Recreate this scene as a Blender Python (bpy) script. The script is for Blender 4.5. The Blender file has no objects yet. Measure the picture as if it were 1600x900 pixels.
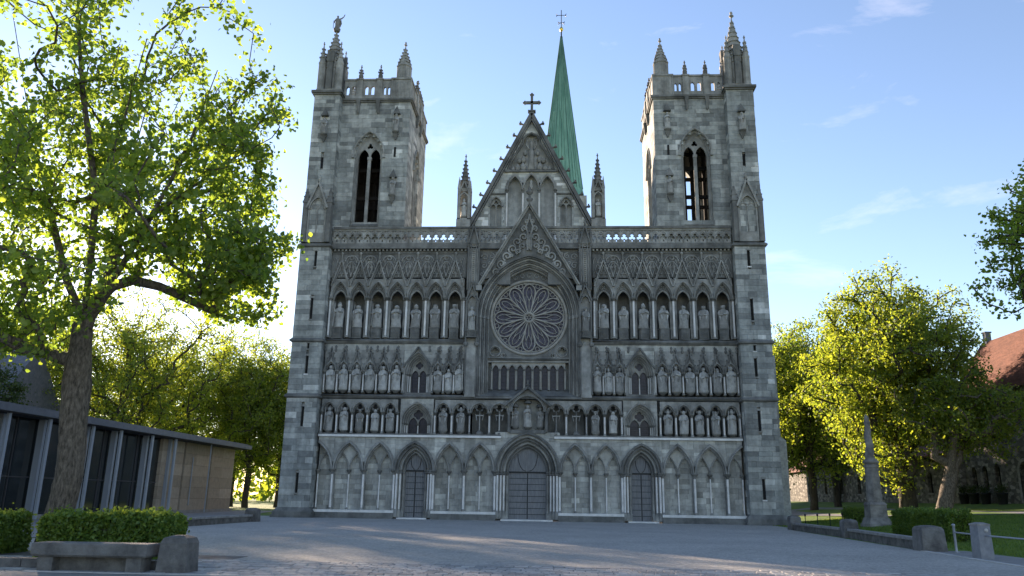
import bpy, math, random
import numpy as np
from mathutils import Vector, Matrix
from mathutils.geometry import tessellate_polygon

random.seed(7); rng = np.random.default_rng(7)
SC = bpy.context.scene
COL = SC.collection
PI = math.pi

# ------------------------------------------------------------------ camera, sky, sun, exposure
CAM = (1.939, -58.673, 1.626); F_PX = 1219.05; PITCH, YAW, ROLL = .2627, -.0551, .0155
cd = bpy.data.cameras.new('camera'); cd.sensor_width = 36; cd.lens = F_PX/1600*36; cd.clip_end = 4000; cd.clip_start = .1
co = bpy.data.objects.new('camera', cd); COL.objects.link(co)
co.matrix_world = Matrix.Translation(CAM) @ Matrix.Rotation(-YAW, 4, 'Z') @ Matrix.Rotation(PI/2+PITCH, 4, 'X') @ Matrix.Rotation(ROLL, 4, 'Z')
SC.camera = co

SUN_AZ, SUN_EL = math.radians(-36), math.radians(13.5)      # azimuth from +Y, towards +X positive
W = bpy.data.worlds.new('World'); SC.world = W; W.use_nodes = True
wn, wl = W.node_tree.nodes, W.node_tree.links
wn.clear()
sky = wn.new('ShaderNodeTexSky'); sky.sky_type = 'NISHITA'; sky.sun_disc = False
sky.sun_elevation = SUN_EL; sky.sun_rotation = SUN_AZ; sky.altitude = 50; sky.air_density = 1.0; sky.dust_density = .1; sky.ozone_density = 2.4
bg = wn.new('ShaderNodeBackground'); bg.inputs[1].default_value = .1
wo = wn.new('ShaderNodeOutputWorld')
# thin wisps of cloud all round the sky
tc = wn.new('ShaderNodeTexCoord'); mp = wn.new('ShaderNodeMapping'); mp.inputs['Scale'].default_value = (3.0, 3.0, 9.0)
mp.inputs['Location'].default_value = (7.7, .9, 2.2); mp.inputs['Rotation'].default_value = (.25, .2, .5)
nz = wn.new('ShaderNodeTexNoise'); nz.inputs['Scale'].default_value = 1.8; nz.inputs['Detail'].default_value = 7; nz.inputs['Roughness'].default_value = .58; nz.inputs['Distortion'].default_value = .4
cr = wn.new('ShaderNodeValToRGB'); cr.color_ramp.elements[0].position = .60; cr.color_ramp.elements[1].position = .85
cr.color_ramp.elements[1].color = (.26, .26, .26, 1)
mx = wn.new('ShaderNodeMixRGB'); mx.inputs[2].default_value = (6.2, 6.0, 5.9, 1)
wl.new(tc.outputs['Generated'], mp.inputs[0]); wl.new(mp.outputs[0], nz.inputs['Vector']); wl.new(nz.outputs['Fac'], cr.inputs[0])
wl.new(cr.outputs[0], mx.inputs[0]); wl.new(sky.outputs[0], mx.inputs[1]); wl.new(mx.outputs[0], bg.inputs[0]); wl.new(bg.outputs[0], wo.inputs[0])

sd = bpy.data.lights.new('sun', 'SUN'); sd.energy = 5.0; sd.angle = math.radians(.55); sd.color = (1.0, .86, .66)
so = bpy.data.objects.new('sun', sd); COL.objects.link(so)
sdir = Vector((math.sin(SUN_AZ)*math.cos(SUN_EL), math.cos(SUN_AZ)*math.cos(SUN_EL), math.sin(SUN_EL)))
so.rotation_euler = sdir.to_track_quat('Z', 'Y').to_euler(); so.location = (-60, 60, 60)

SC.view_settings.view_transform = 'Standard'; SC.view_settings.look = 'None'; SC.view_settings.gamma = 1
SC.view_settings.exposure = 1.78
SC.view_settings.use_white_balance = True; SC.view_settings.white_balance_temperature = 7100; SC.view_settings.white_balance_tint = 21; SC.view_settings.use_curve_mapping = False
SC.cycles.max_bounces = 8; SC.cycles.transparent_max_bounces = 8

# ------------------------------------------------------------------ helpers
def ray(px, py):
    ix, iy = px-800, py-450
    c, s = math.cos(-ROLL), math.sin(-ROLL)
    ix, iy = ix*c-iy*s, ix*s+iy*c
    a, u = ix/F_PX, -iy/F_PX
    cp, sp = math.cos(PITCH), math.sin(PITCH)
    b, cc = cp-u*sp, sp+u*cp
    cy, sy = math.cos(YAW), math.sin(YAW)
    return (a*cy+b*sy, -a*sy+b*cy, cc)
def atY(px, py, Y):
    d = ray(px, py); t = (Y-CAM[1])/d[1]; return (CAM[0]+d[0]*t, Y, CAM[2]+d[2]*t)
def proj_np(P):
    v = P-np.array(CAM); cy, sy = math.cos(YAW), math.sin(YAW); cp, sp = math.cos(PITCH), math.sin(PITCH)
    a = v[:, 0]*cy-v[:, 1]*sy; b = v[:, 0]*sy+v[:, 1]*cy; c = v[:, 2]
    z = b*cp+c*sp; u = c*cp-b*sp
    ix, iy = F_PX*a/z, -F_PX*u/z
    cr_, sr_ = math.cos(ROLL), math.sin(ROLL)
    return 800+ix*cr_-iy*sr_, 450+ix*sr_+iy*cr_

class MB:
    """collects faces for one mesh; T maps (u, d, z) to the world (default: u=x, d=y)"""
    def __init__(s, T=None): s.v = []; s.f = []; s.T = T; s.sm = set()
    def add(s, vs, fs, smooth=False):
        o = len(s.v)
        s.v.extend(s.T(*p) if s.T else p for p in vs)
        for f in fs:
            if smooth: s.sm.add(len(s.f))
            s.f.append(tuple(i+o for i in f))
        return s
    def box(s, x0, x1, y0, y1, z0, z1):
        return s.add([(x0,y0,z0),(x1,y0,z0),(x1,y1,z0),(x0,y1,z0),(x0,y0,z1),(x1,y0,z1),(x1,y1,z1),(x0,y1,z1)],
                     [(0,3,2,1),(4,5,6,7),(0,1,5,4),(1,2,6,5),(2,3,7,6),(3,0,4,7)])
    def frustum(s, cx, cy, z0, z1, a0, b0, a1, b1, ox=0, oy=0):
        return s.add([(cx-a0,cy-b0,z0),(cx+a0,cy-b0,z0),(cx+a0,cy+b0,z0),(cx-a0,cy+b0,z0),(cx+ox-a1,cy+oy-b1,z1),(cx+ox+a1,cy+oy-b1,z1),(cx+ox+a1,cy+oy+b1,z1),(cx+ox-a1,cy+oy+b1,z1)],
                     [(0,3,2,1),(4,5,6,7),(0,1,5,4),(1,2,6,5),(2,3,7,6),(3,0,4,7)])
    def bar(s, p, q, w, h, up=(0,-1,0)):
        p, q = Vector(p), Vector(q); d = (q-p).normalized(); u = Vector(up)
        a = d.cross(u)
        if a.length < 1e-4: a = d.cross(Vector((1,0,0)))
        a.normalize(); b = a.cross(d).normalized(); a *= w/2; b *= h/2
        vs = [tuple(c+sa*a+sb*b) for c in (p, q) for sa, sb in ((-1,-1),(1,-1),(1,1),(-1,1))]
        return s.add(vs, [(0,3,2,1),(4,5,6,7),(0,1,5,4),(1,2,6,5),(2,3,7,6),(3,0,4,7)])
    def tube(s, path, r, n=6, closed=False, caps=True):
        P = [Vector(p) for p in path]; m = len(P)
        R = r if isinstance(r, (list, tuple)) else [r]*m
        vs = []; a = None
        for i in range(m):
            if closed: d = P[(i+1) % m]-P[i-1]
            else: d = P[min(i+1, m-1)]-P[max(i-1, 0)]
            if d.length < 1e-9: d = Vector((0,0,1))
            d.normalize()
            if a is None:
                a = d.cross(Vector((0,1,0)))
                if a.length < .1: a = d.cross(Vector((1,0,0)))
            a = a-d*a.dot(d); a.normalize(); b = d.cross(a)
            for k in range(n):
                t = 2*PI*k/n; vs.append(tuple(P[i]+R[i]*(math.cos(t)*a+math.sin(t)*b)))
        fs = []
        for i in range(m if closed else m-1):
            j = (i+1) % m
            for k in range(n): l = (k+1) % n; fs.append((i*n+k, i*n+l, j*n+l, j*n+k))
        s.add(vs, fs, True)
        if caps and not closed: s.add([vs[k] for k in range(n)]+[vs[(m-1)*n+k] for k in range(n)], [tuple(range(n-1,-1,-1)), tuple(range(n, 2*n))])
        return s
    def lathe(s, prof, cx, cy, n=10, rot=0, smooth=True, sx=1, sy=1):
        vs = [(cx+r*sx*math.cos(rot+2*PI*k/n), cy+r*sy*math.sin(rot+2*PI*k/n), z) for r, z in prof for k in range(n)]
        m = len(prof); fs = []
        for i in range(m-1):
            for k in range(n): l = (k+1) % n; fs.append((i*n+k, i*n+l, (i+1)*n+l, (i+1)*n+k))
        s.add(vs, fs, smooth)
        return s.add([vs[k] for k in range(n)]+[vs[(m-1)*n+k] for k in range(n)], [tuple(range(n-1,-1,-1)), tuple(range(n, 2*n))])
    def band(s, A, B, y0, y1):
        """solid between two (x,z) polylines of the same length"""
        n = len(A); vs = [(x,y0,z) for x,z in A]+[(x,y0,z) for x,z in B]+[(x,y1,z) for x,z in A]+[(x,y1,z) for x,z in B]; fs = []
        for i in range(n-1):
            fs += [(i,i+1,n+i+1,n+i),(2*n+i,3*n+i,3*n+i+1,2*n+i+1),(i,2*n+i,2*n+i+1,i+1),(n+i,n+i+1,3*n+i+1,3*n+i)]
        fs += [(0,n,3*n,2*n),(n-1,3*n-1,4*n-1,2*n-1)]
        return s.add(vs, fs)
    def plate(s, outer, y0, y1, holes=()):
        loops = [list(outer)]+[list(h) for h in holes]
        flat = [p for l in loops for p in l]; n = len(flat)
        tris = tessellate_polygon([[Vector((x, z, 0)) for x, z in l] for l in loops])
        vs = [(x,y0,z) for x,z in flat]+[(x,y1,z) for x,z in flat]; fs = []
        for a, b, c in tris:
            (ax,az),(bx,bz),(cx,cz) = flat[a], flat[b], flat[c]
            ar = (bx-ax)*(cz-az)-(cx-ax)*(bz-az)
            if abs(ar) < 1e-9: continue
            if ar < 0: b, c = c, b
            fs += [(a,b,c),(n+c,n+b,n+a)]
        o = 0
        for l in loops:
            m = len(l)
            for i in range(m): fs.append((o+i, o+(i+1) % m, n+o+(i+1) % m, n+o+i))
            o += m
        return s.add(vs, fs)
    def mesh(s, name, mat):
        me = bpy.data.meshes.new(name); me.from_pydata(s.v, [], s.f)
        if s.sm:
            fl = np.zeros(len(s.f), bool); fl[list(s.sm)] = True; me.polygons.foreach_set('use_smooth', fl)
        me.materials.append(mat); me.update(); return me
    def build(s, name, mat, parent=None):
        return link(name, s.mesh(name, mat), parent)

def link(name, me, parent=None, loc=None, rot=None, sc=None):
    o = bpy.data.objects.new(name, me); COL.objects.link(o)
    if parent: o.parent = parent
    if loc is not None: o.location = loc
    if rot is not None: o.rotation_euler = rot
    if sc is not None: o.scale = sc
    return o
def tag(o, label=None, cat=None, group=None, kind=None):
    if label: o['label'] = label
    if cat: o['category'] = cat
    if group: o['group'] = group
    if kind: o['kind'] = kind
    return o
def thing(name, label, cat, loc=(0,0,0), rz=0, group=None):
    return tag(link(name, None, None, loc, (0,0,rz)), label, cat, group)
def np_mesh(name, V, loops, counts, mat, parent=None, smooth=False):
    me = bpy.data.meshes.new(name); me.vertices.add(len(V)); me.vertices.foreach_set('co', np.asarray(V, np.float32).ravel())
    me.loops.add(len(loops)); me.loops.foreach_set('vertex_index', np.asarray(loops, np.int32))
    me.polygons.add(len(counts)); st = np.concatenate([[0], np.cumsum(counts)[:-1]]); me.polygons.foreach_set('loop_start', st.astype(np.int32))
    if smooth: me.polygons.foreach_set('use_smooth', np.ones(len(counts), bool))
    me.materials.append(mat); me.update(calc_edges=True); me.validate()
    return link(name, me, parent)

def arch(cx, zs, hw, rise, n=9, d=0.0, e=None):
    """pointed arch from left spring to right spring; d widens it with the same centres"""
    if e is None: e = (rise*rise-hw*hw)/(2*hw)
    R = hw+e+d
    top = math.acos(max(-1, min(1, e/R)))
    right = [(cx-e+R*math.cos(top*i/n), zs+R*math.sin(top*i/n)) for i in range(n+1)]
    left = [(2*cx-x, z) for x, z in right]
    return left+right[::-1][1:]
def circle(cx, cz, r, n=16, a0=0): return [(cx+r*math.cos(a0+2*PI*i/n), cz+r*math.sin(a0+2*PI*i/n)) for i in range(n)]
def foil(cx, cz, R, r, k=3, n=27, a0=PI/2):
    out = []
    for i in range(n):
        t = 2*PI*i/n+a0; best = .01
        for j in range(k):
            b = t-(a0+2*PI*j/k); q = r*r-(R*math.sin(b))**2
            if q > 0:
                v = R*math.cos(b)+math.sqrt(q)
                if v > best: best = v
        out.append((cx+best*math.cos(t), cz+best*math.sin(t)))
    return out
def y3(path, y): return [(x, y, z) for x, z in path]

# ------------------------------------------------------------------ materials
def mat(name, col, rough=.85, col2=None, scale=3., bump=.0, bscale=20., metal=0., spec=.3, rnd=None, detail=5, stretch=(1,1,1)):
    m = bpy.data.materials.new(name); m.use_nodes = True; n, l = m.node_tree.nodes, m.node_tree.links
    b = n['Principled BSDF']; b.inputs['Roughness'].default_value = rough; b.inputs['Metallic'].default_value = metal
    b.inputs['Specular IOR Level'].default_value = spec; b.inputs['Base Color'].default_value = (*col, 1)
    tc = n.new('ShaderNodeNewGeometry'); mp = n.new('ShaderNodeMapping'); mp.inputs['Scale'].default_value = stretch
    l.new(tc.outputs['Position'], mp.inputs[0])
    out = None
    if col2:
        nz = n.new('ShaderNodeTexNoise'); nz.inputs['Scale'].default_value = scale; nz.inputs['Detail'].default_value = detail; nz.inputs['Roughness'].default_value = .65
        rp = n.new('ShaderNodeValToRGB'); rp.color_ramp.elements[0].position = .35; rp.color_ramp.elements[1].position = .68
        rp.color_ramp.elements[0].color = (*col, 1); rp.color_ramp.elements[1].color = (*col2, 1)
        l.new(mp.outputs[0], nz.inputs['Vector']); l.new(nz.outputs['Fac'], rp.inputs[0]); out = rp.outputs[0]
    if rnd:                                       # list of (pos, colour): one colour per piece
        oi = n.new('ShaderNodeObjectInfo'); ge = n.new('ShaderNodeNewGeometry')
        ad = n.new('ShaderNodeMath'); ad.operation = 'ADD'; fr = n.new('ShaderNodeMath'); fr.operation = 'FRACT'
        l.new(oi.outputs['Random'], ad.inputs[0]); l.new(ge.outputs['Random Per Island'], ad.inputs[1]); l.new(ad.outputs[0], fr.inputs[0])
        rp = n.new('ShaderNodeValToRGB'); els = rp.color_ramp.elements
        els[0].position, els[0].color = rnd[0][0], (*rnd[0][1], 1); els[1].position, els[1].color = rnd[-1][0], (*rnd[-1][1], 1)
        for p, c in rnd[1:-1]: e = els.new(p); e.color = (*c, 1)
        l.new(fr.outputs[0], rp.inputs[0])
        if out is not None:
            mm = n.new('ShaderNodeMixRGB'); mm.blend_type = 'OVERLAY'; mm.inputs[0].default_value = .55
            l.new(rp.outputs[0], mm.inputs[1]); l.new(out, mm.inputs[2]); out = mm.outputs[0]
        else: out = rp.outputs[0]
    if out is not None: l.new(out, b.inputs['Base Color'])
    if bump:
        nb = n.new('ShaderNodeTexNoise'); nb.inputs['Scale'].default_value = bscale; nb.inputs['Detail'].default_value = 6; nb.inputs['Roughness'].default_value = .7
        bp = n.new('ShaderNodeBump'); bp.inputs['Strength'].default_value = bump; bp.inputs['Distance'].default_value = .05
        l.new(mp.outputs[0], nb.inputs['Vector']); l.new(nb.outputs['Fac'], bp.inputs['Height']); l.new(bp.outputs[0], b.inputs['Normal'])
    return m
def leafmat(name, dif, trans, mixf=.5, rough=.5):
    m = bpy.data.materials.new(name); m.use_nodes = True; n, l = m.node_tree.nodes, m.node_tree.links
    n.remove(n['Principled BSDF']); o = n['Material Output']
    ge = n.new('ShaderNodeNewGeometry'); nz = n.new('ShaderNodeTexNoise'); nz.inputs['Scale'].default_value = .45; nz.inputs['Detail'].default_value = 2
    l.new(ge.outputs['Position'], nz.inputs['Vector'])
    ad = n.new('ShaderNodeMath'); ad.operation = 'ADD'; l.new(ge.outputs['Random Per Island'], ad.inputs[0]); l.new(nz.outputs['Fac'], ad.inputs[1])
    def ramp(c):
        r = n.new('ShaderNodeValToRGB'); e = r.color_ramp.elements
        e[0].position = .35; e[0].color = (c[0]*.55, c[1]*.68, c[2]*.7, 1); e[1].position = 1.2 if False else 1.0; e[1].color = (c[0]*1.35, c[1]*1.2, c[2]*1.1, 1)
        h = n.new('ShaderNodeMath'); h.operation = 'MULTIPLY'; h.inputs[1].default_value = .67; l.new(ad.outputs[0], h.inputs[0]); l.new(h.outputs[0], r.inputs[0]); return r
    d = n.new('ShaderNodeBsdfDiffuse'); t = n.new('ShaderNodeBsdfTranslucent'); g = n.new('ShaderNodeBsdfGlossy'); g.inputs['Roughness'].default_value = rough
    g.inputs['Color'].default_value = (.6, .65, .6, 1)
    r1, r2 = ramp(dif), ramp(trans); l.new(r1.outputs[0], d.inputs[0]); l.new(r2.outputs[0], t.inputs[0])
    a = n.new('ShaderNodeMixShader'); a.inputs[0].default_value = mixf; l.new(d.outputs[0], a.inputs[1]); l.new(t.outputs[0], a.inputs[2])
    f = n.new('ShaderNodeMixShader'); f.inputs[0].default_value = .04; l.new(a.outputs[0], f.inputs[1]); l.new(g.outputs[0], f.inputs[2])
    l.new(f.outputs[0], o.inputs[0]); return m

M = {}
M['block'] = mat('ashlar_block', (.33,.33,.33), .88, (.66,.66,.66), 3.2, .5, 14, rnd=[(0,(.175,.184,.178)),(.2,(.242,.255,.246)),(.45,(.30,.318,.304)),(.65,(.345,.36,.34)),(.85,(.40,.412,.39)),(.95,(.47,.483,.457)),(1,(.62,.63,.60))])
M['panel'] = mat('arcade_block', (.36,.36,.36), .9, (.64,.64,.64), 2.8, .4, 14, rnd=[(0,(0.281,0.281,0.255)),(.3,(0.352,0.355,0.328)),(.6,(0.402,0.404,0.374)),(.88,(0.447,0.450,0.413)),(1,(0.575,0.582,0.537))])
M['core'] = mat('mortar_stone', (0.282,0.292,0.281), .95, (0.404,0.409,0.390), 2, .3, 12)
M['carved'] = mat('carved_stone', (0.203,0.203,0.190), .9, (0.372,0.374,0.352), 1.3, .5, 9)
M['carved2'] = mat('weathered_shaded_stone', (0.109,0.112,0.107), .9, (0.224,0.225,0.213), .8, .5, 7)  # weathered stone, darkened further to put crevice shade into the recess backs
M['pale'] = mat('pale_shaft', (.52,.52,.50), .6, (.76,.75,.73), 1.2, .1, 20, spec=.4)
M['statue'] = mat('statue_stone', (.30,.30,.30), .85, (.66,.66,.66), 3.5, .4, 14, rnd=[(0,(0.184,0.182,0.171)),(.3,(0.259,0.260,0.248)),(.7,(0.346,0.347,0.330)),(1,(0.454,0.457,0.435))])
M['door'] = mat('door_paint', (.14,.148,.158), .55, (.21,.218,.228), 4, .2, 16, stretch=(3,3,.4))
M['strap'] = mat('door_strap', (.05,.055,.062), .5, metal=.3)
M['iron'] = mat('iron', (.025,.027,.03), .5, metal=.4)
M['glassd'] = mat('leaded_glass', (.022,.022,.032), .3, (.05,.047,.068), 5, .3, 6, spec=.25)
M['tracery'] = mat('tracery_stone', (0.242,0.233,0.209), .85, (0.374,0.363,0.330), 1.6, .3, 10)
M['roseglass'] = mat('rose_glass', (.055,.05,.075), .3, (.10,.09,.13), 4, .3, 6, spec=.3)
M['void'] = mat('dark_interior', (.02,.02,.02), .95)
M['copper'] = mat('green_copper', (.075,.21,.16), .6, (.19,.385,.30), .9, .2, 4, stretch=(1.6,1.6,.12), detail=8)
M['copper2'] = mat('dark_patina', (.05,.13,.10), .6, (.10,.22,.17), 1.0)
M['gold'] = mat('gold', (.8,.55,.12), .3, metal=1.)
M['gmas'] = mat('gable_masonry', (0.264,0.274,0.262), .9, (0.476,0.493,0.470), 5, .5, 12)

# ------------------------------------------------------------------ ashlar blocks of the cathedral
BLK = []
def skin(axis, face, sgn, u0, u1, z0, z1, opens=(), ch=.42, bw=(.55,1.25), m='block', th=.2):
    z = z0
    while z < z1-.12:
        h = ch*random.uniform(.8, 1.2)
        if z+h > z1-.15: h = z1-z
        segs = [(u0, u1)]
        for fn in opens:
            iv = fn(z, z+h)
            if iv:
                ns = []
                for a, b in segs:
                    if iv[0] > a+.03: ns.append((a, min(b, iv[0])))
                    if iv[1] < b-.03: ns.append((max(a, iv[1]), b))
                segs = [q for q in ns if q[1]-q[0] > .03]
        for a, b in segs:
            u = a
            while u < b-1e-4:
                w = random.uniform(*bw)
                if b-(u+w) < .28: w = b-u
                g = .006; pr = random.uniform(0, .022)
                if axis == 'y': ab = (u+g, u+w-g, *sorted((face+sgn*pr, face-sgn*th)), z+g, z+h-g)
                else: ab = (*sorted((face+sgn*pr, face-sgn*th)), u+g, u+w-g, z+g, z+h-g)
                BLK.append((ab, m, (w*h if axis == 'y' else w*h*.18)/(1+z/60.)))
                u += w
        z += h
def op_rect(a, b, za, zb): return lambda z0, z1: (a, b) if (z1 > za+.02 and z0 < zb-.02) else None
def op_arch(cx, zs, hw, rise, zb, d=0.):
    e = (rise*rise-hw*hw)/(2*hw); R = hw+e+d
    def fn(z0, z1):
        if z1 <= zb+.02: return None
        z = (z0+z1)/2
        if z <= zs: return (cx-hw-d, cx+hw+d)
        q = R*R-(z-zs)**2
        if q <= 0: return None
        w = math.sqrt(q)-e
        return (cx-w, cx+w) if w > .05 else None
    return fn

CATH = thing('cathedral', 'grey stone Gothic cathedral front with twin towers, rose window and green spire', 'cathedral')
_colcache = {}
def column(x, y, z0, z1, r, parent=CATH, m='pale', cap=.24, base=.16, cw=1.0):
    """shaft with a moulded base and a flared capital"""
    key = (round(z1-z0, 3), r, m, cap, base, cw)
    if key not in _colcache:
        h = z1-z0
        a = MB().lathe([(r, base), (r, h-cap)], 0, 0, 8).mesh('shaft', M[m])
        c = MB().lathe([(r*1.25, h-cap), (r*1.3, h-cap+.03), (r*1.05, h-cap+.05), (r*1.5*cw, h-cap*.5), (r*2.0*cw, h-.09), (r*2.25*cw, h-.08), (r*2.25*cw, h+.02)], 0, 0, 8, PI/8).mesh('capital', M['carved2'])
        b = MB().lathe([(r*1.9, 0), (r*1.9, base*.4), (r*1.5, base*.5), (r*1.6, base*.7), (r*1.15, base)], 0, 0, 8, PI/8).mesh('base', M['carved'])
        _colcache[key] = (a, c, b)
    a, c, b = _colcache[key]
    o = link('column', a, parent, (x, y, z0)); 
    link('capital', c, o); link('column_base', b, o)
    return o
def mould(mb, cx, zs, hw, rise, d0, d1, y0, y1, n=9, roll=0):
    e = (rise*rise-hw*hw)/(2*hw)
    mb.band(arch(cx, zs, hw, rise, n, d0, e), arch(cx, zs, hw, rise, n, d1, e), y0, y1)
    if roll: mb.tube(y3(arch(cx, zs, hw, rise, n, (d0+d1)/2, e), y0), roll, 5)
def stringc(x0, x1, y, z0, z1, proud=.16, m='carved2', name='string_course', parent=CATH):
    mb = MB(); h = z1-z0
    mb.add([(x0,y-proud,z0+h*.45),(x1,y-proud,z0+h*.45),(x1,y-proud*.9,z0+h*.72),(x0,y-proud*.9,z0+h*.72),(x0,y,z1),(x1,y,z1),(x0,y-proud*.35,z0),(x1,y-proud*.35,z0),(x0,y,z0),(x1,y,z0)],
           [(0,1,3,2),(2,3,5,4),(6,7,1,0),(8,9,7,6),(0,2,4,8,6),(1,7,9,5,3)])
    # the second quad of the profile keeps winding simple: faces are two sided
    return mb.build(name, M[m], parent)

YW = .75
# --- central wall core (behind all arcades)
core = MB()
for s in (-1, 1):
    core.box(*sorted((s*9.1, s*16.05)), 2.6, 3.2, 0, 21.2); core.box(*sorted((s*1.45, s*7.6)), 2.6, 3.2, 0, 9.0); core.box(*sorted((s*3.2, s*7.6)), 2.6, 3.2, 9.0, 21.2)
    core.box(*sorted((s*7.6, s*9.1)), 2.6, 3.2, 5.0, 21.2)
core.box(-1.45, 1.45, 2.6, 3.2, 5.5, 9.0); core.box(-3.2, 3.2, 1.9, 3.2, 9.0, 21.2)
core.box(-16.05, 16.05, 1.0, 3.2, 20.95, 21.24)
core.build('wall', M['core'], CATH)

# --- plinth
for s in (-1, 1):
    segs = [(2.3, 7.08), (9.84, 15.9)]
    for a, b in segs:
        mb = MB(); x0, x1 = sorted((s*a, s*b))
        mb.box(x0, x1, .42, 1.3, 0, .2); mb.box(x0, x1, .5, 1.3, .2, .42)
        mb.build('plinth', M['carved2'], CATH)
        MB().box(x0, x1, .54, 1.3, .42, .6).build('plinth_band', M['pale'], CATH)
    mb = MB(); x0, x1 = sorted((s*15.62, s*18.75))
    mb.box(x0, x1, -.32, 6, 0, .2); mb.box(x0+.1, x1-.1, -.24, 6, .2, .42); mb.frustum((x0+x1)/2, 2.9, .42, .72, 1.46, 3.08, 1.22, 2.92)
    mb.build('plinth', M['carved2'], CATH)

# --- zone A: blind arcade and doors
SP = 3.5
bays = [(14.65,12.28),(12.28,9.96),(7.0,4.71),(4.71,2.41)]
for s in (-1, 1):
    for a, b in bays:
        c, hw = s*(a+b)/2, (a-b)/2-.1
        rise = 1.98
        # outer spandrel
        outer = [(c-hw-.1, SP)]+arch(c, SP, hw, rise)+[(c+hw+.1, SP), (c+hw+.1, 5.92), (c-hw-.1, 5.92)]
        MB().plate(outer, YW+.05, 1.02).build('spandrel', M['core'], CATH)
        skin('y', YW, -1, c-hw-.1, c+hw+.1, SP, 5.92, [op_arch(c, SP, hw, rise, SP-1, .08)], ch=.32, bw=(.4,.85), m='panel', th=.2)
        mb = MB(); mould(mb, c, SP, hw, rise, -.03, .09, YW-.12, YW+.02, roll=.05); mould(mb, c, SP, hw, rise, .1, .19, YW-.06, YW+.02); mould(mb, c, SP, hw, rise, -.12, -.04, YW+.03, 1.0, roll=.045)
        mb.build('blind_arch', M['carved'], CATH)
        # inner pair
        h2 = hw/2-.02
        out2 = [(c-hw, SP-.05)]+arch(c-hw/2, SP-.05, h2, 1.28, 6)+arch(c+hw/2, SP-.05, h2, 1.28, 6)+[(c+hw, SP-.05)]+arch(c, SP, hw+.02, rise+.02)[::-1]
        MB().plate(out2, 1.03, 1.2).build('inner_spandrel', M['panel'], CATH)
        for q in (-1, 1):
            mb = MB(); mould(mb, c+q*hw/2, SP-.05, h2, 1.28, -.05, .05, .97, 1.05, 6, .035); mb.build('small_arch', M['carved'], CATH)
        column(c, 1.08, .6, SP-.02, .055, cap=.32, cw=1.5)
        skin('y', 1.22, -1, c-hw-.12, c+hw+.12, .6, 5.55, ch=.38, bw=(.5,1.0), m='panel', th=.25)
    # half bay against the buttress
    c = s*15.84; x0, x1 = sorted((s*14.65, s*15.86))
    A = arch(c, SP, 1.09, 1.98); half = A[:len(A)//2+1] if s > 0 else A[len(A)//2:]
    if s > 0: outer = [(x0, SP)]+half+[(x1, 5.92), (x0, 5.92)]
    else: outer = [(x0, 5.92)]+half+[(x1, SP), (x1, 5.92)]
    MB().plate(outer, YW+.05, 1.02).build('spandrel', M['core'], CATH)
    skin('y', YW, -1, x0, x1, SP, 5.92, [op_arch(c, SP, 1.09, 1.98, SP-1, .08)], ch=.32, bw=(.4,.85), m='panel', th=.2)
    e = (1.98**2-1.09**2)/(2*1.09); mb = MB()
    def hf(d):
        B = arch(c, SP, 1.09, 1.98, 9, d, e); return B[:10] if s > 0 else B[9:]
    mb.band(hf(-.03), hf(.09), YW-.12, YW+.02); mb.band(hf(.1), hf(.19), YW-.06, YW+.02); mb.tube(y3(hf(.03), YW-.12), .05, 5)
    mb.build('blind_arch', M['carved'], CATH)
    mb = MB(); mould(mb, s*15.26, SP-.05, .52, 1.28, -.05, .05, .97, 1.05, 6, .035); mb.build('small_arch', M['carved'], CATH)
    column(s*15.8, 1.0, .6, SP-.02, .06, cap=.32, cw=1.4)
    skin('y', 1.22, -1, x0, x1, .6, 5.55, ch=.38, bw=(.5,.9), m='panel', th=.25)
    for x in (14.65, 12.28, 9.96, 7.0, 4.71, 2.41):
        column(s*x, YW+.02, .6, SP+.02, .085, cap=.36, cw=1.45)
        MB().box(s*x-.13, s*x+.13, YW+.14, 1.3, .6, SP).build('pier', M['carved'], CATH)
    # wall strip above arches
    # white string course over the arcade
    MB().box(*sorted((s*2.0, s*15.9)), .58, YW+.3, 5.93, 6.09).build('string_course', M['pale'], CATH)
    MB().box(*sorted((s*2.0, s*15.9)), .66, YW+.3, 6.09, 6.2).build('niche_sill', M['carved2'], CATH)

def make_door(cx, hw, sp, rise, y, np_):
    leaf = MB().plate([(cx-hw, .06)]+[(x, z) for x, z in arch(cx, sp, hw, rise, 10)]+[(cx+hw, .06)], y+.04, y+.14).build('door', M['door'], CATH)
    e = (rise*rise-hw*hw)/(2*hw); R = hw+e; w = 2*hw/np_
    for i in range(np_):
        x0, x1 = cx-hw+i*w+.008, cx-hw+(i+1)*w-.008
        def top(x): return sp+math.sqrt(max(0, R*R-(abs(x-cx)+e)**2))
        MB().plate([(x0, .08), (x1, .08), (x1, top(x1)-.01), ((x0+x1)/2, top((x0+x1)/2)-.01), (x0, top(x0)-.01)], y, y+.05).build('plank', M['door'], leaf)
    for k, z in enumerate(np.linspace(.45, sp-.45, 7)):
        for q in (-1, 1): MB().box(*sorted((cx+q*.05, cx+q*(hw-.06))), y-.025, y+.01, z-.022, z+.022).build('strap_hinge', M['strap'], leaf)
    MB().box(cx-hw, cx+hw, y-.06, y+.02, sp-.07, sp+.05).build('transom', M['iron'], leaf)
    MB().box(cx-.035, cx+.035, y-.04, y+.02, .08, sp-.08).build('meeting_rail', M['iron'], leaf)
    mb = MB()
    for q in (-1, 1):
        mb.tube([(cx+q*hw*(.1+.42*math.sin(t*PI/2)), y-.02, sp+.1+(rise-.1)*.72*(1-math.cos(t*PI/2))) for t in np.linspace(0, 1, 8)], .022, 5)
    mb.build('iron_scroll', M['iron'], leaf)
    return leaf
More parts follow.
